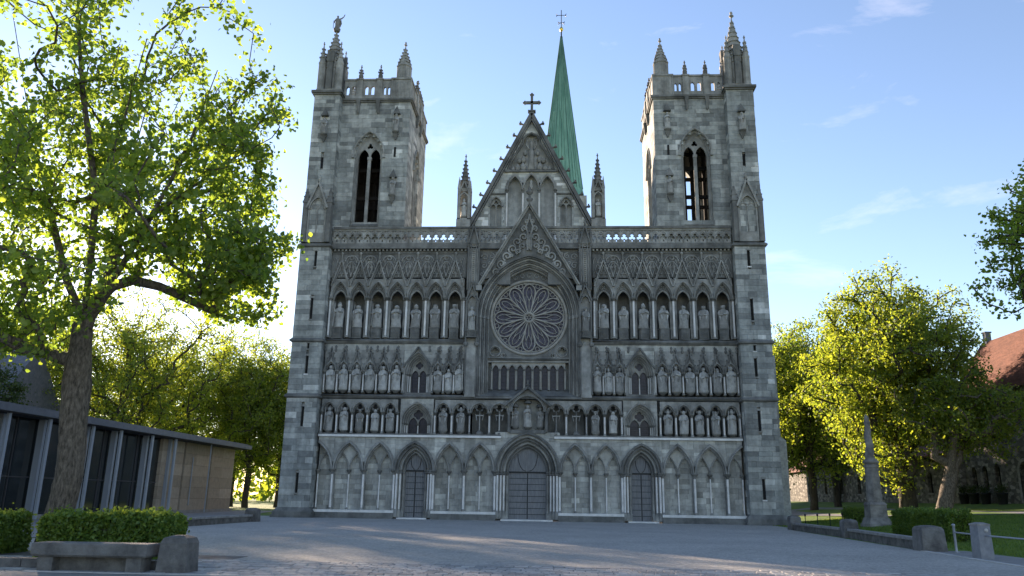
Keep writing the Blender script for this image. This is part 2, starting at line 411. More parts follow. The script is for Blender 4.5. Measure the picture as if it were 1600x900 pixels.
def portal(cx, hw0, hw1, sp, rise1, y1, n, name):
    """n stepped orders from the wall face (hw0) back to the door (hw1)"""
    e = (rise1*rise1-hw1*hw1)/(2*hw1); step = (hw0-hw1)/n
    for i in range(n):
        d0, d1 = i*step, (i+1)*step; y = y1-.05-(y1-YW-.05)*(i+1)/n
        mb = MB(); mb.band(arch(cx, sp, hw1, rise1, 12, d0, e), arch(cx, sp, hw1, rise1, 12, d1-.005, e), y, y1+.25)
        mb.tube(y3(arch(cx, sp, hw1, rise1, 12, d0+step*.35, e), y), step*.3, 6)
        mb.tube(y3(arch(cx, sp, hw1, rise1, 12, d0+step*.8, e), y+.01), step*.14, 5)
        mb.build('archivolt', M['carved'] if i % 2 else M['carved2'], CATH)
        for q in (-1, 1):
            MB().box(*sorted((cx+q*(hw1+d0), cx+q*(hw1+d1-.005))), y+.03, y1+.25, .2, sp).build('jamb', M['carved'], CATH)
            column(cx+q*(hw1+d0+step*.5), y-.02, .55, sp+.02, min(.075, step*.36), cap=.28, m='pale' if i != 0 else 'carved')
            MB().box(*sorted((cx+q*(hw1+d0), cx+q*(hw1+d1))), y-.14, y+.03, .12, .55).build('jamb_base', M['carved'], CATH)
            MB().box(*sorted((cx+q*(hw1+d0-.02), cx+q*(hw1+d1+.02))), y-.13, y+.06, sp-.2, sp+.04).build('impost', M['carved2'], CATH)
    mb = MB(); mb.band(arch(cx, sp, hw1, rise1, 12, n*step, e), arch(cx, sp, hw1, rise1, 12, n*step+.16, e), YW-.2, YW+.1); mb.build('hood_mould', M['carved2'], CATH)
    return e, n*step
portal(0, 2.32, 1.42, SP, 1.82, 1.7, 4, 'portal'); make_door(0, 1.42, SP, 1.82, 1.72, 14)
MB().box(-1.9, 1.9, .3, 1.7, 0, .1).build('door_step', M['pale'], CATH)
for s in (-1, 1):
    cx = s*8.46
    portal(cx, 1.4, .74, SP, 1.28, 1.5, 3, 'portal'); make_door(cx, .74, SP, 1.28, 1.52, 8)
    MB().box(cx-1.1, cx+1.1, .4, 1.5, 0, .1).build('door_step', M['pale'], CATH)
    # wall above the side door
    e = (1.28**2-.74**2)/(2*.74)
    outer = [(cx-1.5, SP)]+arch(cx, SP, .74, 1.28, 12, .68, e)+[(cx+1.5, SP), (cx+1.5, 5.92), (cx-1.5, 5.92)]
    MB().plate(outer, YW+.06, 1.2).build('spandrel', M['core'], CATH)
    skin('y', YW, -1, cx-1.5, cx+1.5, SP, 5.92, [op_arch(cx, SP, .74, 1.28, SP-1, .72)], ch=.32, bw=(.4,.85), m='panel', th=.2)
e = (1.82**2-1.42**2)/(2*1.42)
A = arch(0, SP, 1.42, 1.82, 12, .92, e)
MB().plate([(-2.42, SP)]+A+[(2.42, SP), (2.42, 5.92), (1.3, 5.92), (1.3, 6.45), (-1.3, 6.45), (-1.3, 5.92), (-2.42, 5.92)], YW+.06, 1.3).build('spandrel', M['core'], CATH)
skin('y', YW, -1, -2.42, 2.42, SP, 6.4, [op_arch(0, SP, 1.42, 1.82, SP-1, .96)], ch=.32, bw=(.4,.85), m='panel', th=.2)

# ------------------------------------------------------------------ statues
def robe(seed):
    r = random.Random(seed); mb = MB(); n = 14
    prof = [(0,.150,.115),(.03,.168,.125),(.18,.158,.118),(.34,.158,.114),(.46,.165,.112),(.56,.17,.112),(.66,.165,.108),(.74,.15,.10),(.79,.128,.09),(.815,.085,.07),(.832,.05,.052),(.848,.047,.052),(.865,.062,.074),(.90,.075,.086),(.94,.073,.085),(.972,.055,.065),(.992,.02,.025)]
    k1, k2, p1, p2 = r.choice((5,6,7)), r.choice((9,11)), r.uniform(0,6), r.uniform(0,6); sway = r.uniform(-.02,.02)
    vs = []
    for z, rx, ry in prof:
        f = max(0, (.78-z)/.6); f = min(f, 1.1)
        for k in range(n):
            t = 2*PI*k/n; q = 1+f*(.15*math.sin(k1*t+p1+z*3)+.07*math.sin(k2*t+p2))
            nose = .02 if (k == n*3//4 and .88 < z < .93) else 0
            vs.append((rx*q*math.cos(t)+sway*math.sin(z*PI), ry*q*math.sin(t)-nose, z))
    fs = [(i*n+k, i*n+(k+1) % n, (i+1)*n+(k+1) % n, (i+1)*n+k) for i in range(len(prof)-1) for k in range(n)]
    mb.add(vs, fs+[tuple(range(n-1,-1,-1)), tuple((len(prof)-1)*n+k for k in range(n))], True)
    hz = r.uniform(.57,.68); pose = r.randrange(3)
    for q in (-1, 1):
        hx = q*.03 if pose != 1 else q*r.uniform(.03,.11)
        hzz = hz+(.05 if pose == 2 and q > 0 else 0)
        mb.tube([(q*.10,-.02,.775),(q*.132,-.05,.69),(q*.135,-.085,.60),(q*.085,-.13,hzz-.02),(hx*.7,-.15,hzz)], [.04,.045,.045,.038,.026], 6)
        mb.tube([(q*.12,-.08,.60),(q*.10,-.115,.50),(q*.09,-.12,.38)], [.03,.038,.012], 5)     # hanging sleeve
    hat = r.randrange(4)
    if hat == 0: mb.lathe([(.06,.95),(.072,.985),(.05,1.03),(.008,1.075)], 0, 0, 8, sy=.7)
    elif hat == 1: mb.lathe([(.066,.945),(.078,.985),(.074,.995),(.02,1.0)], 0, 0, 8)
    elif hat == 2: mb.lathe([(.085,.80),(.088,.87),(.078,.94),(.05,.985),(.01,1.0)], 0, .022, 8)
    else: mb.lathe([(.07,.9),(.074,.95),(.055,.985),(.015,1.0)], 0, .012, 8)
    mb.tube([(0,-.06,.885),(0,-.065,.83+r.uniform(-.02,.02)),(0,-.07,.80)], [.035,.028,.01], 5) if r.random() < .5 else None
    if r.random() < .35: q = r.choice((-1,1)); mb.tube([(q*.12,-.16,.05),(q*.1,-.165,hz),(q*.09,-.16,.98)], .014, 5)
    return mb.mesh('figure', M['statue'])
ROBES = [robe(100+i) for i in range(9)]
_sc = [0]
def statue(x, y, z, h, label, ped=.0, group=None, wide=1.0, rz=0):
    i = _sc[0]; _sc[0] += 1
    vr = random.Random(i*7+1); rz += vr.uniform(-.35, .35); h *= vr.uniform(.94, 1.04)
    t = thing('statue', label, 'statue', (x, y, z), rz, group)
    link('figure', ROBES[(i*5+i//9) % len(ROBES)], t, (0,0,ped), None, (h*wide*1.12, h*1.05, h))
    mb = MB()
    if ped > .3:
        mb.box(-.42,.42,-.3,.3,ped-.08,ped); mb.frustum(0,0,.06,ped-.08,.34,.25,.36,.27); mb.box(-.4,.4,-.3,.3,0,.06)
        for a in range(3):
            for b in range(2): mb.tube(y3(circle(-.22+.22*a, .2+b*.24, .085, 8), -.265), .022, 4, True)
    else:
        p = max(ped, .1); mb.lathe([(.14,p-.22),(.26,p-.1),(.31,p-.06),(.31,p)], 0, 0, 8, PI/8, sy=.75)
    mb.build('pedestal', M['carved2'], t)
    return t
ORD = ['first','second','third','fourth','fifth','sixth','seventh','eighth','ninth','tenth']

# ------------------------------------------------------------------ niche rows
def niche_row(s, edges, zs, zcap, apex, yb, colr, gable=None, sub=False, ycol=.86, zsill=None, trac=False):
    """edges: |x| of columns, outer to inner. Builds back wall, piers, arches, columns; returns niche centres"""
    cs = []
    for a, b in zip(edges[:-1], edges[1:]):
        c, hw = s*(a+b)/2, abs(a-b)/2-.07; cs.append(c)
        rise = apex-zcap-.12
        ztop = gable[1] if gable else apex+.12
        outer = [(c-hw-.07, zcap)]+arch(c, zcap, hw, rise, 7)+[(c+hw+.07, zcap), (c+hw+.07, ztop), (c-hw-.07, ztop)]
        MB().plate(outer, YW, YW+.22).build('niche_spandrel', M['carved'], CATH)
        mb = MB(); mould(mb, c, zcap, hw, rise, -.03, .06, YW-.1, YW+.02, 7, .035); mould(mb, c, zcap, hw, rise, .065, .13, YW-.05, YW+.02, 7)
        mould(mb, c, zcap, hw, rise, -.1, -.035, YW+.04, YW+.2, 7, .025)
        mb.build('niche_arch', M['carved'], CATH)
        if trac:                                            # trefoil cusps in the niche head
            hole = foil(c, zcap+.36, .15, .15, 3, 24)
            low = arch(c-hw/2, zcap-.02, hw/2-.02, .42, 4)+arch(c+hw/2, zcap-.02, hw/2-.02, .42, 4)
            MB().plate([(c-hw, zcap-.02)]+low+[(c+hw, zcap-.02)]+arch(c, zcap, hw, rise, 7)[::-1], YW+.1, YW+.2, [hole]).build('tracery', M['carved2'], CATH)
        if sub:                                             # inner pointed opening with a carved panel above
            h2 = hw-.2; z2 = zcap-.12
            MB().plate([(c-hw-.05, z2-.02)]+[(c-h2, z2-.02)]+arch(c, z2, h2, .75, 6)+[(c+h2, z2-.02),(c+hw+.05, z2-.02)]+arch(c, zcap, hw+.03, rise, 7)[::-1], YW+.24, YW+.45).build('inner_spandrel', M['carved2'], CATH)
            mb = MB(); mould(mb, c, z2, h2, .75, -.03, .09, YW+.17, YW+.26, 6, .035)
            for q in range(4): t = PI/4+q*PI/2; mb.tube([(c+.2*math.cos(t)*k, YW+.23, zcap+.92+.2*math.sin(t)*k) for k in (.15, 1)], [.03,.06], 5)
            mb.tube(y3(circle(c, zcap+.92, .27, 12), YW+.22), .03, 4, True)
            mb.build('inner_arch', M['carved'], CATH)
            for q in (-1, 1): MB().box(*sorted((c+q*h2, c+q*(hw+.06))), YW+.26, yb, zs, z2).build('niche_jamb', M['carved'], CATH)
        if gable:
            g0, g1 = gable; mb = MB()
            for q in (-1, 1):
                mb.bar((c+q*(hw+.02), YW-.07, g0), (c, YW-.07, g1-.1), .1, .16)
                mb.bar((c+q*(hw-.18), YW-.03, g0+.05), (c, YW-.03, g1-.35), .05, .1)
                for k in (.3,.55,.8): mb.lathe([(.015,-.06),(.06,0),(.015,.06)], 0, 0, 5) if False else mb.box(*sorted((c+q*(hw+.02)*(1-k)+q*.03, c+q*(hw+.02)*(1-k)+q*.12)), YW-.13, YW-.02, g0+(g1-g0)*k, g0+(g1-g0)*k+.09)
            mb.lathe([(.05,g1-.15),(.035,g1-.05),(.10,g1+.02),(.11,g1+.09),(.05,g1+.14),(.06,g1+.2),(.0,g1+.27)], c, YW-.08, 6)
            mb.build('gablet', M['carved2'], CATH)
    for x in edges:
        column(s*x, ycol, zs, zcap+.02, colr, cap=.24, base=.16, cw=1.25)
        MB().box(s*x-.1, s*x+.1, ycol+colr+.02, yb+.02, zs-.05, zcap+.05).build('pier', M['carved'], CATH)
    x0, x1 = sorted((s*edges[0], s*edges[-1]))
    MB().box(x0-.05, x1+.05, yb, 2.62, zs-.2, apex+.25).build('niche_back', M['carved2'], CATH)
    return cs
def row_window(cx, hw, z0, zcap, apex, ztop, gab=None):
    """deep two-light traceried window"""
    n = 4; rise = apex-zcap-.5; hwi = hw-.5; e_ = (rise*rise-hwi*hwi)/(2*hwi)
    mb = MB()
    for i in range(n):
        y = 1.45-(1.45-YW+.05)*(i+1)/n; d0, d1 = i*.125, (i+1)*.125-.004
        mb.band(arch(cx, zcap, hwi, rise, 9, d0, e_), arch(cx, zcap, hwi, rise, 9, d1, e_), y, 1.7); mb.tube(y3(arch(cx, zcap, hwi, rise, 9, d0+.06, e_), y), .04, 5)
        for q in (-1, 1): mb.box(*sorted((cx+q*(hwi+d0), cx+q*(hwi+d1))), y+.02, 1.7, z0, zcap)
    mb.build('window_arch', M['carved'], CATH)
    for q in (-1, 1):
        for i in range(3): column(cx+q*(hwi+i*.125+.07), 1.3-i*.17, z0, zcap+.02, .045, cap=.16, base=.12)
    outer = [(cx-hw-.02, zcap)]+arch(cx, zcap, hwi, rise, 9, .5, e_)+[(cx+hw+.02, zcap), (cx+hw+.02, ztop), (cx-hw-.02, ztop)]
    MB().plate(outer, YW+.06, YW+.25).build('spandrel', M['core'], CATH)
    skin('y', YW+.005, -1, cx-hw-.02, cx+hw+.02, zcap, ztop, [op_arch(cx, zcap, hwi, rise, zcap-1, .47)], ch=.3, bw=(.35,.8), m='panel', th=.2)
    MB().plate([(cx-hwi-.05, z0)]+arch(cx, zcap, hwi, rise, 9, .04, e_)+[(cx+hwi+.05, z0)], 1.62, 1.68).build('window_glass', M['glassd'], CATH)
    # tracery
    h2 = hwi/2-.03; zc2 = zcap+.05
    hol = foil(cx, zcap+rise*.62, hwi*.26, hwi*.24, 4, 24, 0)
    low = arch(cx-hwi/2, zc2-.1, h2, h2*1.5, 5)+arch(cx+hwi/2, zc2-.1, h2, h2*1.5, 5)
    MB().plate([(cx-hwi, zc2-.1)]+low+[(cx+hwi, zc2-.1)]+arch(cx, zcap, hwi, rise, 9, .02, e_)[::-1], 1.45, 1.56, [hol]).build('window_tracery', M['carved'], CATH)
    column(cx, 1.5, z0, zc2-.05, .05, cap=.14, base=.1, m='pale')
    mb = MB()
    for k in range(1, 6):
        z = z0+(zc2-z0)*k/6; mb.box(cx-hwi, cx+hwi, 1.595, 1.615, z-.015, z+.015)
    mb.build('window_bars', M['iron'], CATH)
    MB().box(cx-hw, cx+hw, YW-.02, 1.7, z0-.16, z0).build('window_sill', M['carved2'], CATH)
    if gab:
        mb = MB()
        for q in (-1, 1): mb.bar((cx+q*hw*1.0, YW-.1, gab[0]), (cx, YW-.1, gab[1]), .12, .2)
        mb.build('gablet', M['carved2'], CATH)

side = {-1: 'left of the central portal', 1: 'right of the central portal'}
for s in (-1, 1):
    sd_ = 'left' if s < 0 else 'right'
    # ---- row 1
    cs1 = niche_row(s, [15.83,14.65,13.46,12.28,11.1,9.94], 6.2, 7.8, 8.66, 1.85, .065, trac=True)
    for i, c in enumerate(cs1):
        k = i if s < 0 else 4-i
        statue(c, .92, 6.3, 1.72, 'grey robed statue in the lowest row, %s of the five niches at far %s' % (ORD[k], sd_), .1)
    row_window(s*8.45, 1.25, 6.2, 7.0, 8.62, 8.86)
    cs2 = niche_row(s, [7.08,5.79,4.42], 6.2, 7.8, 8.66, 1.85, .065, trac=True)
    for i, c in enumerate(cs2):
        k = i if s < 0 else 1-i
        statue(c, .92, 6.3, 1.72, 'grey robed statue in the lowest row, %s of two niches %s of the portal' % (['left','right'][k], sd_), .1)
    cs3 = niche_row(s, [4.42,2.91,1.4], 6.2, 7.8, 8.66, 1.85, .065, trac=True)
    for i, c in enumerate(cs3):
        t = thing('stone_cross', 'slender stone cross in the %s niche beside the portal gable, on the %s' % (['outer','inner'][i], sd_), 'cross', (c, 1.0, 6.22))
        mb = MB(); mb.tube([(0,0,.25),(0,0,1.75)], .055, 6); mb.tube([(-.3,0,1.42),(.3,0,1.42)], .05, 6); mb.tube([(-.2,0,1.05),(-.3,-.03,1.5)], .03, 5); mb.tube([(.2,0,1.05),(.3,-.03,1.5)], .03, 5)
        mb.build('shaft', M['statue'], t); MB().lathe([(.28,0),(.3,.08),(.2,.18),(.08,.3)], 0, 0, 8).build('pedestal', M['carved2'], t)
    stringc(*sorted((s*1.35, s*15.95)), YW+.06, 8.84, 9.16, .26)
    # ---- row 2
    g2 = (11.0, 12.62)
    cs = niche_row(s, [15.87,14.85,13.82,12.79,11.76,10.72,9.68], 9.3, 10.92, 11.8, 1.85, .06, gable=g2)
    for i, c in enumerate(cs):
        k = i if s < 0 else 5-i
        statue(c, .9, 9.38, 2.0, 'pale robed statue in the middle row, %s of the six niches at far %s' % (ORD[k], sd_), .1)
    row_window(s*8.53, 1.1, 9.3, 10.75, 12.45, 13.1, gab=(11.3, 12.85))
    cs = niche_row(s, [7.42,6.54,5.74,4.86], 9.3, 10.92, 11.72, 1.85, .055, gable=g2)
    for i, c in enumerate(cs):
        k = i if s < 0 else 2-i
        statue(c, .9, 9.38, [1.9,1.78,2.0][i], 'robed statue in the middle row, %s of three niches just %s of the lancets' % (ORD[k], sd_), .1, wide=.92)
    # band of little heads under the string course
    for k in range(14):
        x = s*(15.6-k*.82)
        if 7.4 < abs(x) < 9.7: continue
        MB().lathe([(.05,12.45),(.11,12.6),(.05,12.72),(.10,12.86),(.02,12.98)], x+s*.26, YW-.03, 6).build('finial', M['carved2'], CATH)
    MB().box(*sorted((s*4.86, s*15.95)), YW+.02, 2.6, 12.6, 13.12).build('wall_band', M['panel'], CATH)
    stringc(*sorted((s*4.86, s*15.95)), YW+.06, 13.08, 13.5, .28)
    # ---- row 3
    E3 = [15.83,14.31,12.8,11.25,9.69,8.17,6.63,5.11]
    cs = niche_row(s, E3, 13.62, 16.8, 18.25, 2.15, .085, sub=True, ycol=.84)
    for i, c in enumerate(cs):
        k = i if s < 0 else 6-i
        statue(c, .98, 13.52, 1.92, 'large statue on carved pedestal, top row %s of the rose, %s from left' % (sd_, ORD[k]), .9, wide=1.16)
    # carved frieze with tall gablets and interlaced tracery
    x0, x1 = sorted((s*5.0, s*15.95))
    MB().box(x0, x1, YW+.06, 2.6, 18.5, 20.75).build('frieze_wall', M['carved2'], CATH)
    for a, b in zip(E3[:-1], E3[1:]):
        c, hw = s*(a+b)/2, (a-b)/2
        mb = MB()
        for q in (-1, 1):
            mb.bar((c+q*(hw-.03), YW-.08, 17.75), (c, YW-.08, 19.95), .085, .18); mb.bar((c+q*(hw-.22), YW-.03, 18.0), (c, YW-.03, 19.55), .05, .09)
            for k in (.25,.45,.65,.85): mb.box(*sorted((c+q*(hw*(1-k)+.02), c+q*(hw*(1-k)+.12))), YW-.15, YW-.03, 17.75+2.2*k, 17.84+2.2*k)
        mb.tube(y3(foil(c, 18.95, .12, .12, 3, 18), YW-.02), .028, 4, True)
        mb.lathe([(.05,19.8),(.05,20.35),(.11,20.42),(.12,20.52),(.04,20.6)], c, YW-.08, 6)
        mb.build('gablet', M['carved'], CATH)
        mb = MB()
        for xc in (c-hw, c+hw):
            if abs(xc) > 15.9 or abs(xc) < 5.2: continue
        xc = c+s*(-hw)
        if abs(xc) > 5.3:
            for q in (-1, 1):
                mb.tube(y3([(xc+q*.55*math.cos(t), 19.75+.55*math.sin(t)) for t in np.linspace(.1, PI*.75, 9)], YW+.0), .06, 4)
                mb.tube(y3([(xc+q*(.5*math.cos(t)-.05), 19.0+.8*math.sin(t)) for t in np.linspace(.2, PI*.6, 8)], YW+.0), .055, 4)
                mb.tube(y3([(xc+q*.3*math.sin(t*3)*t, 18.5+t*1.2) for t in np.linspace(.05, 1, 9)], YW+.0), .05, 4)
                mb.tube(y3([(xc+q*(.16+.09*math.cos(t)), 19.35+.09*math.sin(t)) for t in np.linspace(0, 5.4, 9)], YW+.0), .045, 4)
            mb.tube(y3(circle(xc, 20.1, .16, 10), YW+.0), .05, 4, True)
            mb.build('frieze_tracery', M['carved'], CATH)
    mb = MB()
    for r0, z in enumerate((18.55, 19.1, 19.65)):
        for k in range(28):
            xc = s*(5.25+k*.385+(.19 if r0 % 2 else 0))
            if abs(xc) < 15.7: mb.tube(y3(arch(xc, z, .19, .5, 3), YW+.03), .034, 4, caps=False)
    tag(mb.build('frieze_lattice', M['carved'], CATH), kind='stuff')
    stringc(x0, x1, YW+.06, 20.45, 20.62, .1)
    mb = MB()
    for k in range(36): x = s*(5.1+k*.303); mb.box(x-.07, x+.07, YW-.12, YW+.1, 20.68, 20.82)
    mb.build('cornice_dentils', M['carved'], CATH)
    # cornice + balustrade base
    mb = MB(); mb.box(x0, x1, .48, 1.6, 20.84, 20.98); mb.box(x0, x1, .58, 1.6, 20.98, 21.2); mb.build('cornice', M['carved2'], CATH)

# ------------------------------------------------------------------ balustrade
pw, ph = .62, 1.06
def bal_panel():
    o = [(-pw/2,0),(pw/2,0),(pw/2,ph),(-pw/2,ph)]
    hole = foil(0, .50, .15, .135, 3, 30)
    sm1 = [(-.27,.94),(-.27,1.02),(-.12,1.02)]; sm2 = [(.27,.94),(.12,1.02),(.27,1.02)]
    st = [(-.05,.12),(.05,.12),(.04,.30),(-.04,.30)]
    mb = MB(); mb.plate(o, -.09, .09, [hole, sm1, sm2, st]); mb.tube(y3(arch(0, .45, .27, .5, 6), -.1), .03, 4)
    mb.tube(y3([(-.3,.05),(-.27,.2),(-.3,.45)], -.1), .03, 4); mb.tube(y3([(.3,.05),(.27,.2),(.3,.45)], -.1), .03, 4)
    return mb.mesh('balustrade_panel', M['carved'])
BP = bal_panel()
bal = MB(); bal.box(-15.95, -1.0, .58, .86, 21.2, 21.32); bal.box(1.0, 15.95, .58, .86, 21.2, 21.32)
bal = bal.build('balustrade', M['carved2'], CATH)
for s in (-1, 1):
    for k in range(24): link('balustrade_panel', BP, bal, (s*(15.62-k*pw), .74, 21.32))
    x0, x1 = sorted((s*.9, s*15.95))
    MB().box(x0, x1, .6, .9, 22.38, 22.52).build('rail', M['carved'], bal); MB().box(x0, x1, .5, .98, 22.52, 22.7).build('rail_coping', M['carved2'], bal)

# ------------------------------------------------------------------ centre: rose window, lancets, gable
RZ, RR = 15.4, 3.0
rose = MB().plate(circle(0, RZ, RR+.05, 40), 1.62, 1.68).build('rose_window', M['roseglass'], CATH)
mb = MB(); mb.tube(y3(circle(0, RZ, RR-.03, 48), 1.4), .12, 6, True); mb.tube(y3(circle(0, RZ, RR-.22, 48), 1.46), .05, 5, True); mb.build('rose_rim', M['tracery'], rose)
mb = MB(); mb.tube(y3(circle(0, RZ, .36, 20), 1.42), .09, 6, True)
for k in range(6): t = k*PI/3; mb.tube(y3(circle(.19*math.cos(t), RZ+.19*math.sin(t), .09, 8), 1.45), .028, 4, True)
mb.build('rose_hub', M['tracery'], rose)
pm = MB()
def pol(r, t): return (r*math.sin(t), 1.43, r*math.cos(t))
ha = PI/12
for q in (-1, 1):
    pm.tube([pol(r, q*a) for r, a in [(.42,ha*.95),(1.0,ha*.97),(1.6,ha*.97),(1.95,ha*.95),(2.25,ha*.84),(2.5,ha*.6),(2.66,ha*.3),(2.72,0)]], .062, 5)
    pm.tube([pol(r, q*a) for r, a in [(1.35,0),(1.6,ha*.24),(1.85,ha*.4),(2.1,ha*.4),(2.35,ha*.22),(2.5,0)]], .034, 4)
    pm.tube([pol(r, q*a) for r, a in [(1.0,ha*.95),(1.35,ha*.72),(1.7,ha*.55),(1.9,ha*.42)]], .03, 4)
pm.tube([pol(.42,0), pol(1.35,0)], .036, 4)
pc = MB()
c_ = pol(2.62, ha)
pm.tube([(c_[0]+.17*math.cos(t), 1.44, c_[2]+.17*math.sin(t)) for t in np.linspace(0, 2*PI, 10, endpoint=False)], .034, 4, True)
for q in (-1, 1):
    cc = pol(2.79, q*ha*.42); pm.tube([(cc[0]+.09*math.cos(t), 1.45, cc[2]+.09*math.sin(t)) for t in np.linspace(0, 2*PI, 8, endpoint=False)], .025, 4, True)
PM = pm.mesh('rose_petal', M['tracery'])
for k in range(12): link('rose_petal', PM, rose, (0, 0, RZ), (0, k*PI/6, 0))
mb = MB()
for k in range(24):
    t = k*PI/12; mb.tube([(r*math.cos(t), 1.6, RZ+r*math.sin(t)) for r in (.4, 2.9)], .014, 4)
for r in (.9,1.4,1.9,2.4): mb.tube(y3(circle(0, RZ, r, 32), 1.6), .012, 4, True)
mb.build('leading', M['iron'], rose)
# tympanum plate round the rose
hwR, spR, riR = 3.12, 15.3, 4.0
eR = (riR*riR-hwR*hwR)/(2*hwR)
outer = [(-hwR, 12.15)]+arch(0, spR, hwR, riR, 12, 0, eR)+[(hwR, 12.15)]
holes = [circle(0, RZ, RR-.02, 40)]
for q in (-1, 1): holes.append(foil(q*2.62, 12.68, .17, .16, 4, 24, 0)); holes.append(foil(q*1.85, 12.38, .07, .075, 3, 15))
MB().plate(outer, 1.42, 1.58, holes).build('rose_surround', M['carved2'], CATH)
mb = MB()
for q in (-1, 1):
    mb.tube(y3(circle(q*2.62, 12.68, .42, 16), 1.4), .05, 5, True); mb.tube(y3(circle(q*2.0, 12.36, .17, 10), 1.4), .035, 4, True)
for k in range(-7, 8):
    t = k*.17; r = 3.38-.0*abs(k); x, z = r*math.sin(t), RZ-.05+r*math.cos(t)
    if z < 17.2: continue
    mb.tube(y3(circle(x, z+(.12 if abs(k) < 3 else 0), .17, 9), 1.4), .04, 4, True); mb.box(x-.04, x+.04, 1.36, 1.42, z-.04, z+.04)
tag(mb.build('carved_border', M['carved'], CATH), kind='stuff')
# stepped orders of the great arch with its jambs
for i in range(6):
    d0, d1 = i*.14, (i+1)*.14-.005; y = 1.3-(1.3-.5)*(i+1)/6
    mb = MB(); mb.band(arch(0, spR, hwR, riR, 14, d0, eR), arch(0, spR, hwR, riR, 14, d1, eR), y, 1.7); mb.tube(y3(arch(0, spR, hwR, riR, 14, d0+.06, eR), y), .05, 5)
    for q in (-1, 1):
        mb.box(*sorted((q*(hwR+d0), q*(hwR+d1))), y+.02, 1.7, 9.1+i*.0, spR); mb.tube([(q*(hwR+d0+.06), y+.02, 9.3), (q*(hwR+d0+.06), y+.02, spR)], .05, 5)
        mb.box(*sorted((q*(hwR+d0), q*(hwR+d1))), y-.08, y+.05, spR-.12, spR+.12)
    mb.build('archivolt', M['carved'] if i % 2 == 0 else M['carved2'], CATH)
mb = MB(); mb.band(arch(0, spR, hwR, riR, 14, .84, eR), arch(0, spR, hwR, riR, 14, .99, eR), .36, .7); mb.build('hood_mould', M['carved2'], CATH)
# lancet gallery
LZ0, LZ1 = 9.72, 11.55; lp = .635
MB().box(-3.12, 3.12, 1.2, 1.7, 11.78, 12.16).build('gallery_lintel', M['carved'], CATH)
stringc(-3.12, 3.12, 1.22, 11.9, 12.14, .16)
for k in range(9):
    c = (k-4)*lp
    lan = MB().plate([(c-.25, LZ0)]+arch(c, LZ1-.35, .25, .36, 5)+[(c+.25, LZ0)], 1.6, 1.65).build('lancet_window', M['glassd'], CATH)
    MB().plate([(c-lp/2+.002, LZ0-.05), (c-.23, LZ0-.05)]+arch(c, LZ1-.35, .23, .36, 5)+[(c+.23, LZ0-.05), (c+lp/2-.002, LZ0-.05), (c+lp/2-.002, 11.79), (c-lp/2+.002, 11.79)], 1.36, 1.56).build('frame', M['tracery'], lan)
    mb = MB(); mould(mb, c, LZ1-.35, .24, .38, 0, .06, 1.28, 1.37, 5); mb.build('lancet_arch', M['carved'], lan)
    mb = MB()
    for j in range(1, 6): mb.box(c-.23, c+.23, 1.575, 1.595, LZ0+j*.27, LZ0+j*.27+.02)
    mb.build('bars', M['iron'], lan)
for k in range(10): column((k-4.5)*lp, 1.3, LZ0-.06, LZ1-.3, .04, cap=.14, base=.1, m='tracery')
# sloping sill
mb = MB(); mb.add([(-4.1,.55,9.02),(4.1,.55,9.02),(3.12,1.6,9.7),(-3.12,1.6,9.7),(-4.1,.55,8.9),(4.1,.55,8.9),(3.12,1.7,8.9),(-3.12,1.7,8.9)], [(0,1,2,3),(4,5,1,0),(5,6,2,1),(7,4,0,3),(6,7,3,2),(4,7,6,5)]); mb.build('sloping_sill', M['carved2'], CATH)

# great gable over the rose
gx, gz0, gz1 = 4.02, 17.55, 24.5
mb = MB()
for q in (-1, 1):
    mb.bar((q*gx, .46, gz0), (0, .46, gz1), .2, .42); mb.bar((q*(gx-.05), .28, gz0+.2), (0, .28, gz1+.18), .1, .34)
    mb.box(*sorted((q*(gx-.32), q*(gx+.12))), .1, .72, gz0-.25, gz0+.12)
mb.build('gable_coping', M['carved'], CATH)
A = arch(0, spR, hwR, riR, 14, .9, eR); zmin = 17.6
A = [(x, z) for x, z in A if z > 18.35]
tri = [(-gx*(gz1-18.3)/(gz1-gz0)+.1, 18.3)]+A+[(gx*(gz1-18.3)/(gz1-gz0)-.1, 18.3), (0, gz1-.1)]
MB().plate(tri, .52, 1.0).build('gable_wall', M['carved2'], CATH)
mb = MB()                                                # carved scrollwork of the gable field
def spiral0(cx, cz, r0, turns, q, a0, n=16): return [(cx+q*r0*(1-t*.85)*math.cos(a0+turns*2*PI*t), cz+r0*(1-t*.85)*math.sin(a0+turns*2*PI*t)) for t in np.linspace(0, 1, n)]
def spiral(cx, cz, r0, turns, q, a0, n=16): return [(cx+q*r0*(1-t*.85)*math.cos(a0+turns*2*PI*t), cz+r0*(1-t*.85)*math.sin(a0+turns*2*PI*t)) for t in np.linspace(0, 1, n)]
for q in (-1, 1):
    for cx_, cz_, r_ in ((.45,21.75,.33),(.95,21.35,.33),(.38,22.5,.25),(.55,21.0,.25),(1.3,20.75,.36),(.85,20.55,.22),(1.75,20.15,.36),(2.2,19.5,.34),(2.6,18.9,.26),(.2,23.1,.16),(1.4,20.2,.14),(1.95,19.55,.13)):
        mb.tube(y3(spiral(q*cx_, cz_, r_*1.08, 1.3, q, -1.2), .44), .085, 5)
    mb.tube(y3([(q*.12,20.65),(q*.18,21.3),(q*.1,22.0),(q*.3,22.6),(q*.06,23.3),(0,23.7)], .42), .085, 5)
mb.tube(y3(circle(0, 22.05, .2, 12), .46), .06, 5, True); mb.lathe([(.04,20.75),(.15,20.9),(.17,21.4),(.1,21.75),(.12,21.9),(.02,22.1)], 0, .48, 8)
mb.build('gable_relief', M['carved'], CATH)
